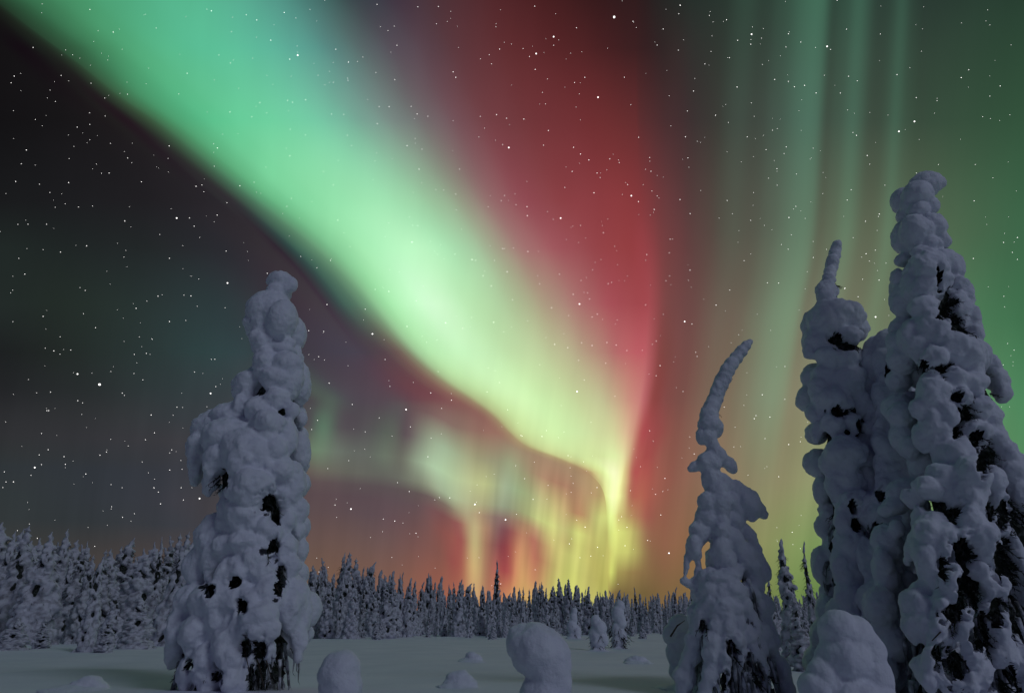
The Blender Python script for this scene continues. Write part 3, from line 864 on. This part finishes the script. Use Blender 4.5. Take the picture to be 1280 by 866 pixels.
R2_BLOBS = [
    *chain(1108, 440, 1100, 560, 11, 9, 2), *chain(1120, 440, 1122, 600, 11, 9, 4), *chain(1135, 450, 1142, 620, 10, 9, 3), *chain(1112, 560, 1098, 690, 11, 10, 4), *chain(1128, 600, 1132, 730, 11, 10, 5), *chain(1112, 690, 1100, 800, 11, 10, 4), *chain(1125, 720, 1135, 830, 11, 10, 4),
    (1112, 432, 19, 23), (1104, 458, 14, 28), (1126, 455, 18, 30), (1138, 425, 14, 18), (1118, 490, 18, 28), (1104, 500, 13, 30), (1132, 500, 16, 34), (1112, 540, 18, 30), (1135, 550, 16, 30),
    (1120, 580, 20, 30), (1143, 590, 14, 22), (1108, 590, 14, 26), (1120, 620, 20, 22), (1094, 640, 20, 24), (1115, 658, 24, 24, 3), (1135, 650, 20, 24), (1125, 695, 21, 24, 3), (1105, 690, 16, 20), (1140, 700, 16, 22),
    (1110, 738, 20, 26, 2), (1090, 750, 16, 24), (1128, 765, 18, 24, 3), (1108, 785, 20, 22), (1090, 800, 18, 26), (1125, 810, 20, 26), (1105, 840, 24, 26), (1135, 850, 20, 26), (1082, 700, 12, 24),
]
R2_AXIS = [(410, 1118, 10), (450, 1115, 24), (520, 1120, 30), (600, 1122, 34), (700, 1115, 42), (800, 1110, 46), (872, 1110, 48)]
big_tree('ragged snow laden spruce squeezed between the tallest tree and the thin tipped one', 16.0, R2_AXIS, R2_BLOBS, 31, holes=[(1110,465,3,14),(1120,520,4,14),(1128,560,4,10),(1145,545,5,14),(1103,620,6,8),(1098,660,7,9),(1123,660,4,6),(1105,770,4,6),(1118,690,4,8),(1112,600,3,8),(1136,680,4,7),(1092,720,4,7)], voxel=0.042, core=0.82, fill=2, twigs=500, low_twigs=(480, 860, 160))

R3_BLOBS = [
    (1047, 306, 5, 6), (1045, 312, 5.5, 7), (1043, 319, 6, 8), (1041, 326, 6.2, 8), (1039, 333, 7, 8), (1037, 340, 7.5, 8), (1036, 347, 8, 8), (1034, 354, 8.5, 8), (1030, 362, 10, 11), (1040, 364, 9, 9), (1033, 371, 12, 8),
    (1044, 396, 23, 23), (1028, 402, 17, 23), (1061, 394, 18, 18), (1020, 427, 14, 21), (1075, 410, 11, 12), (1062, 420, 16, 12), (1012, 440, 9, 11), (1036, 446, 18, 13, 2), (1056, 449, 20, 13, 3), (1074, 450, 12, 16),
    (1030, 470, 18, 16), (1060, 475, 25, 17, 2), (1080, 480, 11, 20), (1025, 490, 14, 18), (1045, 500, 20, 20, 2), (1074, 505, 15, 18), (1020, 516, 11, 14), (1021, 540, 8, 16), (1040, 528, 15, 14), (1084, 535, 9, 20), (1066, 528, 12, 12),
    (1056, 566, 27, 20, 4), (1036, 577, 12, 17), (1075, 572, 18, 18), (1060, 600, 21, 18, 2), (1044, 612, 11, 20), (1084, 600, 14, 20), (1050, 640, 17, 15), (1066, 624, 17, 13, 2), (1080, 650, 14, 26), (1040, 650, 10, 16),
    (1050, 680, 19, 26, 2), (1040, 710, 13, 24), (1066, 692, 16, 20, 2), (1070, 722, 20, 24, 3), (1048, 742, 16, 20), (1080, 752, 17, 24, 2), (1040, 765, 16, 22), (1062, 780, 20, 24), (1085, 800, 18, 26), (1045, 805, 20, 24), (1060, 835, 26, 26), (1085, 845, 20, 24),
]
R3_BLOBS = [((b[0] + 12,) + tuple(b[1:])) if b[1] > 630 and b[0] < 1058 else b for b in R3_BLOBS]
R3_AXIS = [(303, 1047, 3), (345, 1036, 7), (372, 1036, 12), (400, 1045, 30), (440, 1045, 36), (500, 1052, 38), (560, 1057, 36), (640, 1064, 34), (720, 1067, 35), (800, 1068, 38), (868, 1068, 40)]
big_tree('snow laden spruce with thin finger like tip, leftmost of three clustered at right', 16.6, R3_AXIS, R3_BLOBS, 41, smoothtip=True, holes=[(1050,398,5,7),(1045,425,10,5),(1058,433,12,5),(1035,443,4,5),(1018,460,3,4),(1060,485,6,4),(1048,512,10,8),(1080,530,8,10),(1026,545,4,8),(1068,632,6,9),(1072,655,7,9),(1042,598,4,5),(1040,540,4,4),(1055,700,4,4),(1073,722,4,4),(1060,760,5,5),(1030,485,4,3),(1066,465,6,3)], voxel=0.04, core=0.78, fill=2, twigs=450, low_twigs=(640, 860, 120))

C_BLOBS = [
    (936, 428, 6, 5), (932, 432, 7, 7), (926, 439, 8, 8), (920, 447, 8.5, 8.5), (914, 455, 9, 9), (909, 463, 9.5, 9.5), (905, 471, 9.5, 10), (901, 480, 10, 10), (897, 489, 10, 10), (894, 498, 10.5, 11), (890, 508, 11, 11), (886, 518, 12, 11),
    (886, 531, 14, 14), (894, 534, 11, 11), (877, 546, 8, 11), (891, 557, 8, 12), (886, 545, 10, 11),
    *chain(863, 586, 886, 575, 4, 11), *chain(896, 569, 917, 586, 9, 7), (889, 580, 12, 14), (889, 597, 13, 15), (896, 614, 13, 15),
    *chain(905, 604, 936, 629, 11, 13), *chain(936, 629, 956, 643, 11, 6), (924, 638, 12, 11), (914, 628, 12, 14),
    (886, 630, 13, 16), (884, 648, 15, 17), (876, 664, 14, 16), (868, 681, 10, 14), (864, 690, 6, 10), (894, 650, 12, 18),
    *chain(901, 628, 902, 662, 11, 10, 4), *chain(902, 655, 938, 705, 9, 13, 5), (901, 684, 11, 14), (905, 700, 14, 16), (919, 652, 12, 13),
    *chain(932, 662, 947, 686, 7, 6), *chain(947, 686, 954, 718, 6, 8), (940, 668, 6, 6),
    *chain(860, 697, 856, 716, 4.5, 4), (855, 726, 7, 6), *chain(872, 690, 873, 716, 4.5, 5), (862, 730, 8, 6), (889, 690, 4.5, 5), (884, 720, 12, 9), (872, 728, 12, 8), (914, 714, 16, 9, 2), (940, 718, 14, 10),
    (905, 722, 22, 10, 4), (890, 735, 17, 11, 2), (918, 738, 18, 11, 2), (944, 730, 11, 12), (878, 744, 11, 10),
    *chain(900, 728, 866, 800, 9, 8, 3, -6), *chain(905, 732, 886, 815, 10, 9, 5), *chain(912, 730, 922, 800, 10, 9, 6, 3), *chain(920, 735, 950, 812, 10, 9, 4, 5),
    *chain(935, 735, 968, 800, 9, 7, 1, 5), *chain(890, 745, 860, 850, 9, 9, 2, -6), *chain(898, 780, 880, 872, 9, 9, 4), *chain(910, 770, 905, 866, 9, 7, 5), *chain(935, 790, 955, 872, 9, 9, 4, 3),
    *chain(950, 790, 984, 868, 10, 10, 2, 4), *chain(925, 800, 938, 872, 7, 8, 3), *chain(870, 800, 852, 868, 9, 10, 1, -3), (958, 756, 10, 12), (868, 764, 10, 11), (905, 755, 16, 12, 2),
]
C_AXIS = [(424, 938, 2), (470, 905, 5), (520, 887, 8), (560, 890, 8), (600, 891, 12), (640, 898, 16), (700, 905, 24), (725, 908, 36), (760, 912, 42), (820, 918, 52), (868, 920, 56)]
big_tree('slender snow laden spruce with a long bent horn like tip and open boughs', 17.0, C_AXIS, C_BLOBS, 53, smoothtip=True, rough=0.6, holes=[(917,812,6,14),(935,838,5,14),(905,850,5,13),(950,845,5,12),(955,765,6,5),(880,782,5,8)], voxel=0.036, core=0.42, fill=2, twigs=160, depth=0.7, smooth=6,
         bare=[((838, 795), (856, 775), 0.02), ((915, 820), (908, 800), 0.025)], low_twigs=(720, 862, 240))


# ------------------------------------------------------------------ snow buried saplings and mounds
def mound(name, label, cat, D, blobs, seed, base_py=None, voxel=0.03, group=None, twigs=0, smooth=5):
    rng = random.Random(seed)
    cx = sum(b[0] for b in blobs) / len(blobs)
    b0 = at(cx, 800, D)
    base = Vector((b0.x, D, gz(b0.x, D) - 0.05))
    root = empty(name, base)
    tag(root, label, cat, group)
    S = Soup()
    lowz = 1e9
    for b in blobs:
        x, y, rx, ry = b[:4]
        bias = b[4] if len(b) > 4 else 0
        p = at(x, y, D)
        k = scale_at(p)
        p.y -= bias * k
        S.blob(p - base, (rx * k, 0.5 * (rx + min(ry, rx)) * k, ry * k), Euler((0, rng.uniform(-.15, .15), 0)), 3, 0, 0.09)
        wide = max(abs((p - base).x) + rx * k, 0.0 if b is blobs[0] else wide)
    S.blob(Vector((0, 0, 0.0)), (wide * 1.25, wide * 1.2, 0.14 + 0.05 * wide), None, 3, 0, 0.2)
    me = fuse(S, 'snow_load', voxel, smooth, ((0.5, 0.035), (0.2, 0.02), (0.08, 0.009)), seed)
    link('snow_load', me, SNOW, root)
    T = Soup()
    topz = max(v.co.z for v in me.vertices) * 0.7
    T.tube([Vector((0, 0, -0.2)), Vector((0.02, 0, topz * 0.5)), Vector((0, 0.02, topz))], [0.06, 0.045, 0.02], 7)
    link('trunk', T.mesh('trunk'), BARK, root)
    if twigs:
        W = Soup()
        for _ in range(twigs):
            t = rng.uniform(0, 2 * math.pi)
            d = Vector((math.cos(t), math.sin(t), 0))
            twig_spray(W, d * rng.uniform(0.1, 0.5) * topz * 0.5 + Vector((0, 0, rng.uniform(0.1, 0.7) * topz)), 0.25 * topz, rng, 8, 0, 0.6, d)
        link('needles', W.mesh('needles', False), NEEDLE, root)
    return root


G_SAP = 'saplings buried in snow'
mound('snow_buried_sapling', 'smooth top heavy snow mound leaning left, in the middle foreground', 'sapling', 12.6,
      [(655, 805, 24, 24), (672, 812, 36, 32), (685, 825, 28, 40), (690, 850, 24, 44), (680, 880, 32, 40), (645, 800, 14, 18), (684, 905, 44, 28)], 3, group=G_SAP)
mound('snow_buried_sapling', 'low round snow ball just right of the lone left spruce', 'sapling', 13.2,
      [(425, 840, 27, 27), (430, 858, 25, 26), (418, 852, 20, 28), (425, 885, 30, 24)], 4, group=G_SAP, twigs=30)
mound('snow_buried_sapling', 'large rounded snow heap at the foot of the clustered right spruces', 'sapling', 13.0,
      [(1050, 790, 27, 28), (1066, 797, 28, 28), (1082, 812, 24, 26), (1056, 822, 34, 32), (1088, 842, 26, 28), (1034, 845, 22, 28), (1022, 860, 24, 20), (1070, 880, 50, 34), (1100, 850, 18, 20)], 5, group=G_SAP)
mound('snow_buried_sapling', 'bulky snow covered sapling touching the left of the slender horn tipped spruce', 'sapling', 19.0,
      [(850, 782, 15, 13), (863, 786, 16, 16), (840, 792, 12, 12), (860, 805, 20, 20), (850, 818, 17, 18), (872, 815, 20, 22), (858, 838, 24, 14)], 6, group=G_SAP)
mound('snow_buried_sapling', 'small bushy sapling crusted with snow, left one of the pair before the far forest', 'sapling', 50.0,
      [(745, 776, 7, 8), (749, 785, 10, 10), (744, 793, 8, 11), (753, 798, 8, 10), (747, 804, 10, 8)], 7, voxel=0.07, group=G_SAP, twigs=60, smooth=2)
mound('snow_buried_sapling', 'narrow snow crusted sapling, right and taller one of the pair before the far forest', 'sapling', 56.0,
      [(775, 757, 6, 7), (772, 766, 8, 10), (776, 776, 7, 10), (770, 787, 6, 10), (777, 795, 7, 10), (772, 802, 8, 8)], 8, voxel=0.07, group=G_SAP, twigs=60, smooth=2)
mound('snow_buried_sapling', 'small pale snow figure like sapling with a knob head, against the far forest', 'sapling', 88.0,
      [(718, 763, 4, 4), (717, 772, 5, 8), (715, 783, 7, 9), (720, 790, 7, 9), (717, 796, 9, 6)], 9, voxel=0.1, group=G_SAP, twigs=30, smooth=2)
G_MND = 'low humps in the snow field'
mound('snow_hump', 'small low hump in the open snow, left and nearer one of two', 'hump', 19.0, [(572, 846, 14, 8), (580, 848, 12, 7), (576, 854, 22, 8)], 14, group=G_MND, twigs=10)
mound('snow_hump', 'small low hump in the snow, farther of two left of the top heavy mound', 'hump', 32.0, [(590, 820, 9, 6), (594, 823, 10, 6), (588, 826, 14, 5)], 15, group=G_MND, twigs=10)
mound('snow_hump', 'flat hump in the snow below the pair of small saplings', 'hump', 32.0, [(797, 823, 12, 4), (790, 825, 10, 4), (803, 826, 10, 4)], 16, group=G_MND, twigs=8)
mound('snow_hump', 'faint broad hump in the snow in the lower left corner', 'hump', 19.0, [(112, 852, 16, 8), (104, 856, 16, 8), (122, 858, 14, 8)], 17, group=G_MND, twigs=8)


# ------------------------------------------------------------------ the forest edge
def forest_proto(seed, slim, bent, voxel=0.13, H=9.0):
    rng = random.Random(seed)
    S, N, T = Soup(), Soup(), Soup()
    Rb = H * slim
    bend = lambda z: Vector((bent * max(0, z / H - 0.75) ** 2 * H * 3.0, 0, -abs(bent) * max(0, z / H - 0.8) ** 2 * H * 2.5))
    prof = lambda z: Rb * (0.10 + 0.90 * (1 - z / H) ** 0.75) * (0.92 + 0.3 * noise.noise(Vector((z * 0.8, seed * 1.7, 0))))
    z = 0.1
    while z < H * 0.97:
        r = prof(z)
        nb = max(2, int(2 + r * 5.5))
        a0 = rng.uniform(0, 6.28)
        for k in range(nb):
            if rng.random() < 0.10:
                continue
            a = a0 + 6.28 * k / nb + rng.uniform(-.35, .35)
            rr = r * rng.uniform(0.45, 0.98)
            br = max(0.10, r * rng.uniform(0.22, 0.40))
            p = Vector((math.cos(a) * rr, math.sin(a) * rr, z + rng.uniform(-.15, .15))) + bend(z)
            rot = Euler((0, rng.uniform(0.2, 0.7), a))
            S.blob(p, (br * 1.25, br, br * rng.uniform(0.8, 1.35)), rot, 2)
        S.blob(Vector((0, 0, z)) + bend(z), (r * 0.45, r * 0.45, 0.35), None, 1)
        z += 0.20 + r * 0.16
    for i in range(5):
        zz = H * (0.95 + i * 0.014)
        S.blob(Vector((0, 0, zz)) + bend(zz), (0.13 - i * 0.012, 0.13 - i * 0.012, 0.16), None, 1)
    snow = fuse(S, 'snow_load', voxel, 1, ((0.7, 0.05), (0.25, 0.05)), seed)
    m, nn = 16, 12
    b = 0
    for i in range(m + 1):
        zz = 0.3 + (H * 0.78) * i / m
        r = prof(zz) * 0.60
        for j in range(nn):
            t = 6.2832 * j / nn
            q = r * rng.uniform(0.7, 1.15)
            N.v.append(Vector((math.cos(t) * q, math.sin(t) * q, zz)) + bend(zz))
    for i in range(m):
        for j in range(nn):
            N.f.append([i * nn + j, i * nn + (j + 1) % nn, (i + 1) * nn + (j + 1) % nn, (i + 1) * nn + j])
            N.m.append(0)
    for _ in range(110):
        zz = rng.uniform(0.3, H * 0.85)
        a = rng.uniform(0, 6.28)
        d = Vector((math.cos(a), math.sin(a), 0))
        twig_spray(N, d * prof(zz) * rng.uniform(0.55, 0.85) + Vector((0, 0, zz)) + bend(zz), 0.42, rng, 6, 0, 0.5, d)
    T.tube([Vector((0, 0, -0.3)), Vector((0, 0, H * 0.5)), Vector((0, 0, H * 0.93)) + bend(H * 0.93)], [0.16, 0.1, 0.03], 7)
    tm, nm = T.mesh('trunk'), N.mesh('needles', False)
    return snow, nm, tm


PROTO = []
for i, (sl, be) in enumerate([(0.155, 0), (0.12, 0.12), (0.10, 0), (0.18, -0.1), (0.13, 0), (0.09, 0.22), (0.15, 0.3), (0.11, -0.2)]):
    s_, n_, t_ = forest_proto(100 + i, sl, be)
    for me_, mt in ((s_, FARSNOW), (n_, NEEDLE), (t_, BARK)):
        me_.materials.clear()
        me_.materials.append(mt)
    # the same tree as a single light mesh for the far rows
    sv = s_.copy()
    PROTO.append((s_, n_, t_))


def merged(parts, name, decim=None):
    bm = bmesh.new()
    for k, me_ in enumerate(parts):
        n0 = len(bm.faces)
        bm.from_mesh(me_)
        bm.faces.ensure_lookup_table()
        for f in bm.faces[n0:]:
            f.material_index = k
    me = bm_mesh(name, bm, True)
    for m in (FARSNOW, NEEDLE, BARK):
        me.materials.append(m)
    if decim:
        o = bpy.data.objects.new('d', me)
        C.objects.link(o)
        dm = o.modifiers.new('d', 'DECIMATE')
        dm.ratio = decim
        dg = bpy.context.evaluated_depsgraph_get()
        dg.update()
        out = bpy.data.meshes.new_from_object(o.evaluated_get(dg))
        bpy.data.objects.remove(o, do_unlink=True)
        out.name = name
        out.polygons.foreach_set('use_smooth', [True] * len(out.polygons))
        return out
    return me


FAR = [merged(p, 'snowy_spruce', 0.22) for p in PROTO]

SKYLINE = [(-80, 650), (0, 656), (30, 662), (60, 668), (100, 674), (150, 676), (185, 668), (215, 664), (235, 690), (300, 690), (380, 694), (405, 698), (425, 694), (450, 706), (475, 713), (510, 714), (530, 722), (560, 722),
           (600, 732), (650, 726), (690, 724), (720, 730), (745, 736), (800, 740), (860, 740), (940, 738), (1010, 740), (1100, 738), (1300, 725), (1400, 715)]


def forest_tree(px_, top_py, D, proto, label, parts=True, width=1.0):
    p = at(px_, 790, D)
    z0 = gz(p.x, D) - 0.1
    top = at(px_, top_py, D)
    hgt = max(2.0, top.z - z0)
    s = hgt / 9.0
    rz = RNG.uniform(-0.5, 0.5) if proto in (1, 3, 5, 6, 7) else RNG.uniform(0, 6.28)
    sw = s * width
    if parts:
        root = empty('snowy_spruce', (p.x, D, z0), rz)
        root.scale = (sw, sw, s)
        root.rotation_euler = (RNG.uniform(-.05, .05), RNG.uniform(-.07, .07), rz)
        tag(root, label, 'tree', 'snow covered spruces of the forest edge')
        for nm, me_ in zip(('snow_load', 'needles', 'trunk'), PROTO[proto]):
            o = bpy.data.objects.new(nm, me_)
            C.objects.link(o)
            o.parent = root
        return root
    o = bpy.data.objects.new('snowy_spruce', FAR[proto])
    C.objects.link(o)
    o.location = (p.x, D, z0)
    o.rotation_euler = (RNG.uniform(-.05, .05), RNG.uniform(-.07, .07), rz)
    o.scale = (sw, sw, s)
    tag(o, label, 'tree', 'snow covered spruces of the forest edge')
    return o


# trees one can point at
NAMED = [
    (8, 657, 66, 0, 'tall snowy spruce at the left frame edge in the dark left forest', 1.2),
    (38, 664, 62, 3, 'broad snowy spruce second from the left frame edge in the dark left forest', 1.2),
    (112, 692, 46, 6, 'bent snow draped sapling leaning over in front of the dark left forest', 0.75),
    (135, 775, 44, 4, 'tiny round snowy sapling at the foot of the bent one before the left forest', 2.2),
    (172, 742, 50, 3, 'low tent shaped snow draped tree before the left forest', 1.9),
    (208, 664, 60, 0, 'tall dark patched spruce just left of the lone broad spruce', 1.0),
    (190, 672, 66, 2, 'slim snowy spruce beside the tall dark patched one in the left forest', 1.0),
    (55, 775, 50, 4, 'knee high snowy bush at the foot of the left forest', 2.4),
    (20, 785, 46, 3, 'snow buried low bush at the lower left by the frame edge', 2.6),
    (425, 690, 96, 0, 'pointed snowy spruce standing above its neighbours right of the lone broad spruce', 1.0),
    (620, 700, 118, 2, 'dark spire like spruce, tallest point of the far forest skyline', 0.9),
    (587, 738, 100, 5, 'small spruce with a hooked tip on the skyline left of the dark spire', 0.9),
    (572, 726, 105, 0, 'pointed little spruce on the skyline under the pale aurora streak', 0.9),
    (994, 672, 34, 1, 'spruce with a thin bird like tip between the horn tipped tree and the right cluster', 1.0),
    (1021, 676, 36, 5, 'narrow hook topped spruce hard by the left of the clustered right spruces', 0.8),
    (1000, 745, 28, 4, 'low snow clad spruce below the bird tipped one near the right cluster', 1.6),
    (966, 714, 52, 2, 'short thin spruce standing alone on the skyline right of the horn tipped tree', 0.8),
]
for px_, ty, D, pr, lab, w in NAMED:
    forest_tree(px_, ty, D, pr, lab, True, w)
PATCHES = [
    (-70, 232, 44, (62, 108), 'snow crusted spruce packed into the dark left forest wall', 1.3, True),
    (235, 330, 12, (80, 110), 'snow crusted spruce half hidden behind the lone broad spruce', 1.0, True),
    (378, 500, 34, (88, 125), 'snow crusted spruce in the forest edge right of the lone broad spruce', 1.05, True),
    (500, 640, 34, (100, 145), 'snow crusted spruce in the mid forest under the pale aurora streaks', 0.95, False),
    (640, 745, 34, (115, 170), 'snow crusted spruce in the far forest under the brightest aurora', 0.95, False),
    (745, 880, 40, (120, 190), 'small snowy spruce in the far low forest left of the horn tipped tree', 0.95, False),
    (880, 1060, 36, (90, 160), 'small snowy spruce in the far low forest behind the horn tipped tree', 0.95, False),
    (1090, 1340, 14, (70, 120), 'snowy spruce mostly hidden behind the right cluster', 0.95, False),
]
for x0, x1, cnt, (d0, d1), lab, w, parts in PATCHES:
    for i in range(cnt):
        x = x0 + (x1 - x0) * (i + RNG.uniform(0.1, 0.9)) / cnt
        t = RNG.random()
        D = d0 + (d1 - d0) * t
        sk_y = interp(SKYLINE, x)
        base_y = 433 + F * math.tan(PITCH + math.atan(CAM_H / D))
        top = sk_y + RNG.choice((-12, -6, -2, 0, 3, 6, 10)) * RNG.uniform(0.5, 1.1) + (1 - t) * RNG.uniform(0.05, 0.6) * (base_y - sk_y)
        forest_tree(x, top, D, RNG.choice((0, 3, 6, 0, 3, 7)) if x < 235 else RNG.randrange(8), lab, parts, w * RNG.choice((0.7, 0.85, 1.0, 1.0, 1.15, 1.4)))
# small growth along the forest foot
for i in range(34):
    x = RNG.uniform(-40, 900)
    if 480 < x < 500:
        continue
    D = RNG.uniform(60, 84) if x < 235 else RNG.uniform(84, 112)
    base_y = 433 + F * math.tan(PITCH + math.atan(CAM_H / D))
    forest_tree(x, base_y - RNG.uniform(10, 26), D, RNG.choice((0, 3, 4, 6)), 'knee high snowy seedling along the foot of the forest edge', False, RNG.uniform(1.4, 2.2))


def far_mass():
    """the unbroken wood behind: many small trees as one mass"""
    S = Soup()
    rng = random.Random(77)
    for i in range(900):
        D = rng.uniform(150, 330)
        x = rng.uniform(-160, 1440)
        p = at(x, 780, D)
        sk_y = interp(SKYLINE, x)
        h = at(x, sk_y, D).z
        h = min(h, rng.uniform(8.0, 14.0)) * rng.uniform(0.8, 1.04)
        b = Vector((p.x, D, gz(p.x, D) - 0.2))
        r = h * rng.uniform(0.09, 0.14)
        n = 9
        for k in range(n):
            t = k / n
            rr = r * (1 - t) ** 0.8 + 0.12
            S.blob(b + Vector((rng.uniform(-.2, .2) * rr, rng.uniform(-.2, .2) * rr, h * (t + 0.05))), (rr * rng.uniform(.8, 1.15), rr, h / n * 0.85), Euler((0, rng.uniform(-.3, .3), rng.uniform(0, 3))), 1, 1 if rng.random() < 0.14 else 0)
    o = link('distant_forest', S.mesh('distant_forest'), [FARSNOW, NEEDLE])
    tag(o, 'dense far snowy spruce wood closing the horizon', 'forest', kind='stuff')


far_mass()

# ------------------------------------------------------------------ stars
STAR_SRC = [
    ((0, 0), [(335, 37), (422, 121), (787, 42), (866, 66), (956, 76), (1108, 207, 'ob'), (1080, 482), (697, 274), (990, 623), (1204, 639), (1257, 820), (177, 366), (228, 282), (392, 433, 'u'), (335, 521), (630, 544, 'o'), (798, 619), (845, 755, 'o'), (658, 812, 'ob'), (723, 842), (730, 694), (258, 591), (256, 680), (186, 717), (230, 722), (345, 767), (174, 835), (105, 835), (99, 559), (59, 676, 'u'), (23, 721), (132, 446), (158, 469), (124, 178), (245, 187), (271, 205), (527, 677), (893, 692), (626, 590), (293, 771), (465, 823), (475, 352), (1058, 48), (1008, 151), (815, 206), (1184, 281), (1137, 503)]),
    ((0, 290), [(161, 66), (226, 75, 'u'), (323, 52), (469, 69, 'o'), (631, 98), (842, 71), (921, 73), (1077, 15), (1230, 106), (93, 157), (847, 190, 'b'), (995, 154, 'o'), (740, 175), (685, 235), (711, 238), (547, 257), (507, 284), (838, 282), (631, 333), (161, 314, 'o'), (356, 356), (567, 399), (169, 432), (201, 442), (264, 439, 'u'), (559, 455), (787, 474), (800, 473), (289, 528, 'b'), (371, 567, 'B'), (499, 526), (290, 627), (784, 600, 'ob'), (1154, 543, 'o'), (1225, 562), (1149, 367, 'o'), (563, 680), (659, 651), (680, 652), (182, 664), (175, 664), (22, 706), (1182, 700), (1160, 734), (239, 835), (180, 809), (397, 818), (632, 821), (413, 770), (1217, 270), (137, 598), (305, 678)]),
    ((0, 576), [(130, 24, 'b'), (116, 53), (155, 13), (244, 24), (244, 12), (17, 40), (51, 77), (678, 30, 'o'), (455, 99), (598, 159), (743, 139, 'b'), (1220, 28), (1247, 163), (1253, 209), (320, 48), (590, 115)]),
    ((425, 0), [(1020, 65, 'B'), (212, 170, 'o'), (138, 18), (290, 27), (366, 26), (151, 101), (580, 101), (795, 138, 'b'), (795, 170), (730, 201, 'b'), (880, 105), (900, 194, 'r'), (594, 184), (30, 300), (431, 289), (772, 295), (753, 345), (960, 363, 'b'), (1082, 391, 'o'), (1058, 289), (620, 441), (684, 444), (421, 450), (139, 461), (287, 425), (265, 397), (183, 398), (146, 398), (280, 516), (305, 556), (605, 539), (628, 550, 'b'), (757, 541), (869, 549), (895, 574), (538, 478), (1039, 606), (1004, 592), (1111, 512), (1157, 638), (1152, 587), (1128, 688), (1084, 729, 'b'), (1169, 780), (1111, 800), (945, 718), (821, 812, 'b'), (866, 842), (976, 840), (697, 803), (289, 840), (431, 723), (600, 747), (559, 729), (1265, 743), (1266, 22), (1231, 469), (1180, 169), (926, 596)]),
    ((425, 290), [(168, 17), (268, 38), (605, 62), (612, 62), (575, 106), (622, 148), (735, 163), (699, 73), (428, 83), (131, 214), (182, 221), (642, 252), (787, 282), (891, 268, 'b'), (851, 311), (938, 316), (940, 141), (980, 3), (572, 336), (799, 418), (899, 412), (938, 422), (993, 411), (888, 477), (1125, 440), (1191, 497), (1150, 528), (1203, 306), (882, 593, 'b'), (823, 645), (121, 379, 'b'), (168, 474), (365, 519), (415, 625), (246, 660, 'b'), (146, 691), (94, 743), (46, 641), (194, 759), (186, 574), (1225, 78), (1152, 739)]),
    ((425, 576), [(258, 113), (502, 161, 'b'), (616, 218, 'b'), (41, 178, 'b'), (193, 358), (283, 268), (159, 262), (204, 223), (214, 80), (856, 25), (935, 118), (912, 245), (1201, 113), (1224, 342, 'b'), (724, 4)]),
    ((850, 0), [(0, 20), (112, 45), (109, 59), (173, 75), (269, 102, 'u'), (266, 129, 'ub'), (263, 166), (310, 108), (403, 127), (449, 158), (547, 174, 'ub'), (115, 193), (184, 216), (745, 128), (807, 279), (814, 490, 'b'), (872, 453, 'ob'), (1046, 290), (1074, 261), (55, 293), (50, 340), (27, 414), (352, 297, 'o'), (212, 325), (265, 384), (276, 434), (132, 430), (280, 517), (387, 572), (228, 603, 'o'), (361, 690), (273, 717), (506, 347), (463, 319), (741, 797), (690, 824), (1098, 613, 'o'), (961, 613), (1164, 663), (145, 812), (20, 510), (405, 810)]),
    ((850, 290), [(414, 11), (377, 47), (366, 190), (37, 142, 'o'), (31, 180), (17, 333, 'b'), (44, 342), (134, 272), (726, 68), (679, 176), (727, 316, 'ob'), (839, 294, 'b'), (692, 81), (821, 152), (1236, 76), (1207, 279), (390, 500), (390, 622), (276, 694), (334, 688), (164, 651), (306, 605), (404, 790), (316, 768), (36, 762), (58, 447), (1202, 494)]),
]


def star_mat(name, col, k):
    m = bpy.data.materials.new(name)
    m.use_nodes = True
    t = m.node_tree
    t.nodes.clear()
    e = t.nodes.new('ShaderNodeEmission')
    e.inputs[0].default_value = (*col, 1)
    e.inputs[1].default_value = k
    o = t.nodes.new('ShaderNodeOutputMaterial')
    tr = t.nodes.new('ShaderNodeBsdfTransparent')
    ad = t.nodes.new('ShaderNodeAddShader')
    t.links.new(e.outputs[0], ad.inputs[0])
    t.links.new(tr.outputs[0], ad.inputs[1])
    t.links.new(ad.outputs[0], o.inputs[0])
    return m


def build_stars():
    mats = [star_mat('star_white', (1, 0.97, 0.95), 1.0), star_mat('star_blue', (0.45, 0.6, 1.0), 1.0), star_mat('star_orange', (1.0, 0.6, 0.35), 1.0),
            star_mat('star_red', (1.0, 0.35, 0.3), 0.8), star_mat('star_faint', (0.85, 0.8, 0.8), 0.09), star_mat('star_peach', (1.0, 0.72, 0.6), 0.8)]
    S = Soup()
    rng = random.Random(5)
    DIST = 6500.0

    def put(x, y, r, mat):
        d = (FWD + RT * ((x - 640) / F) + UP * ((433 - y) / F))
        k = d.length
        p = CAM + d.normalized() * DIST
        rr = r * DIST / F / k
        S.blob(p, (rr, rr, rr), None, 1, mat)
    for (ox, oy), lst in STAR_SRC:
        for s in lst:
            fl = s[2] if len(s) > 2 else ''
            mat = 1 if 'u' in fl else 2 if 'o' in fl else 3 if 'r' in fl else 0
            r = 1.5 if 'B' in fl else 0.95 if 'b' in fl else rng.uniform(0.28, 0.52)
            if mat == 0 and rng.random() < 0.5:
                mat = rng.choice((1, 2, 5, 5))
            put(ox + s[0] / 2.977, oy + s[1] / 2.977, r, mat)
    for _ in range(1500):
        put(rng.uniform(-150, 1430), rng.uniform(-200, 735), 0.22 + 0.26 * rng.random() ** 2, rng.choice((4, 4, 4, 0, 1, 2, 5)) if rng.random() < 0.45 else 4)
    o = link('stars', S.mesh('stars', False), mats)
    tag(o, 'scattered stars all over the night sky', 'stars', kind='stuff')


build_stars()
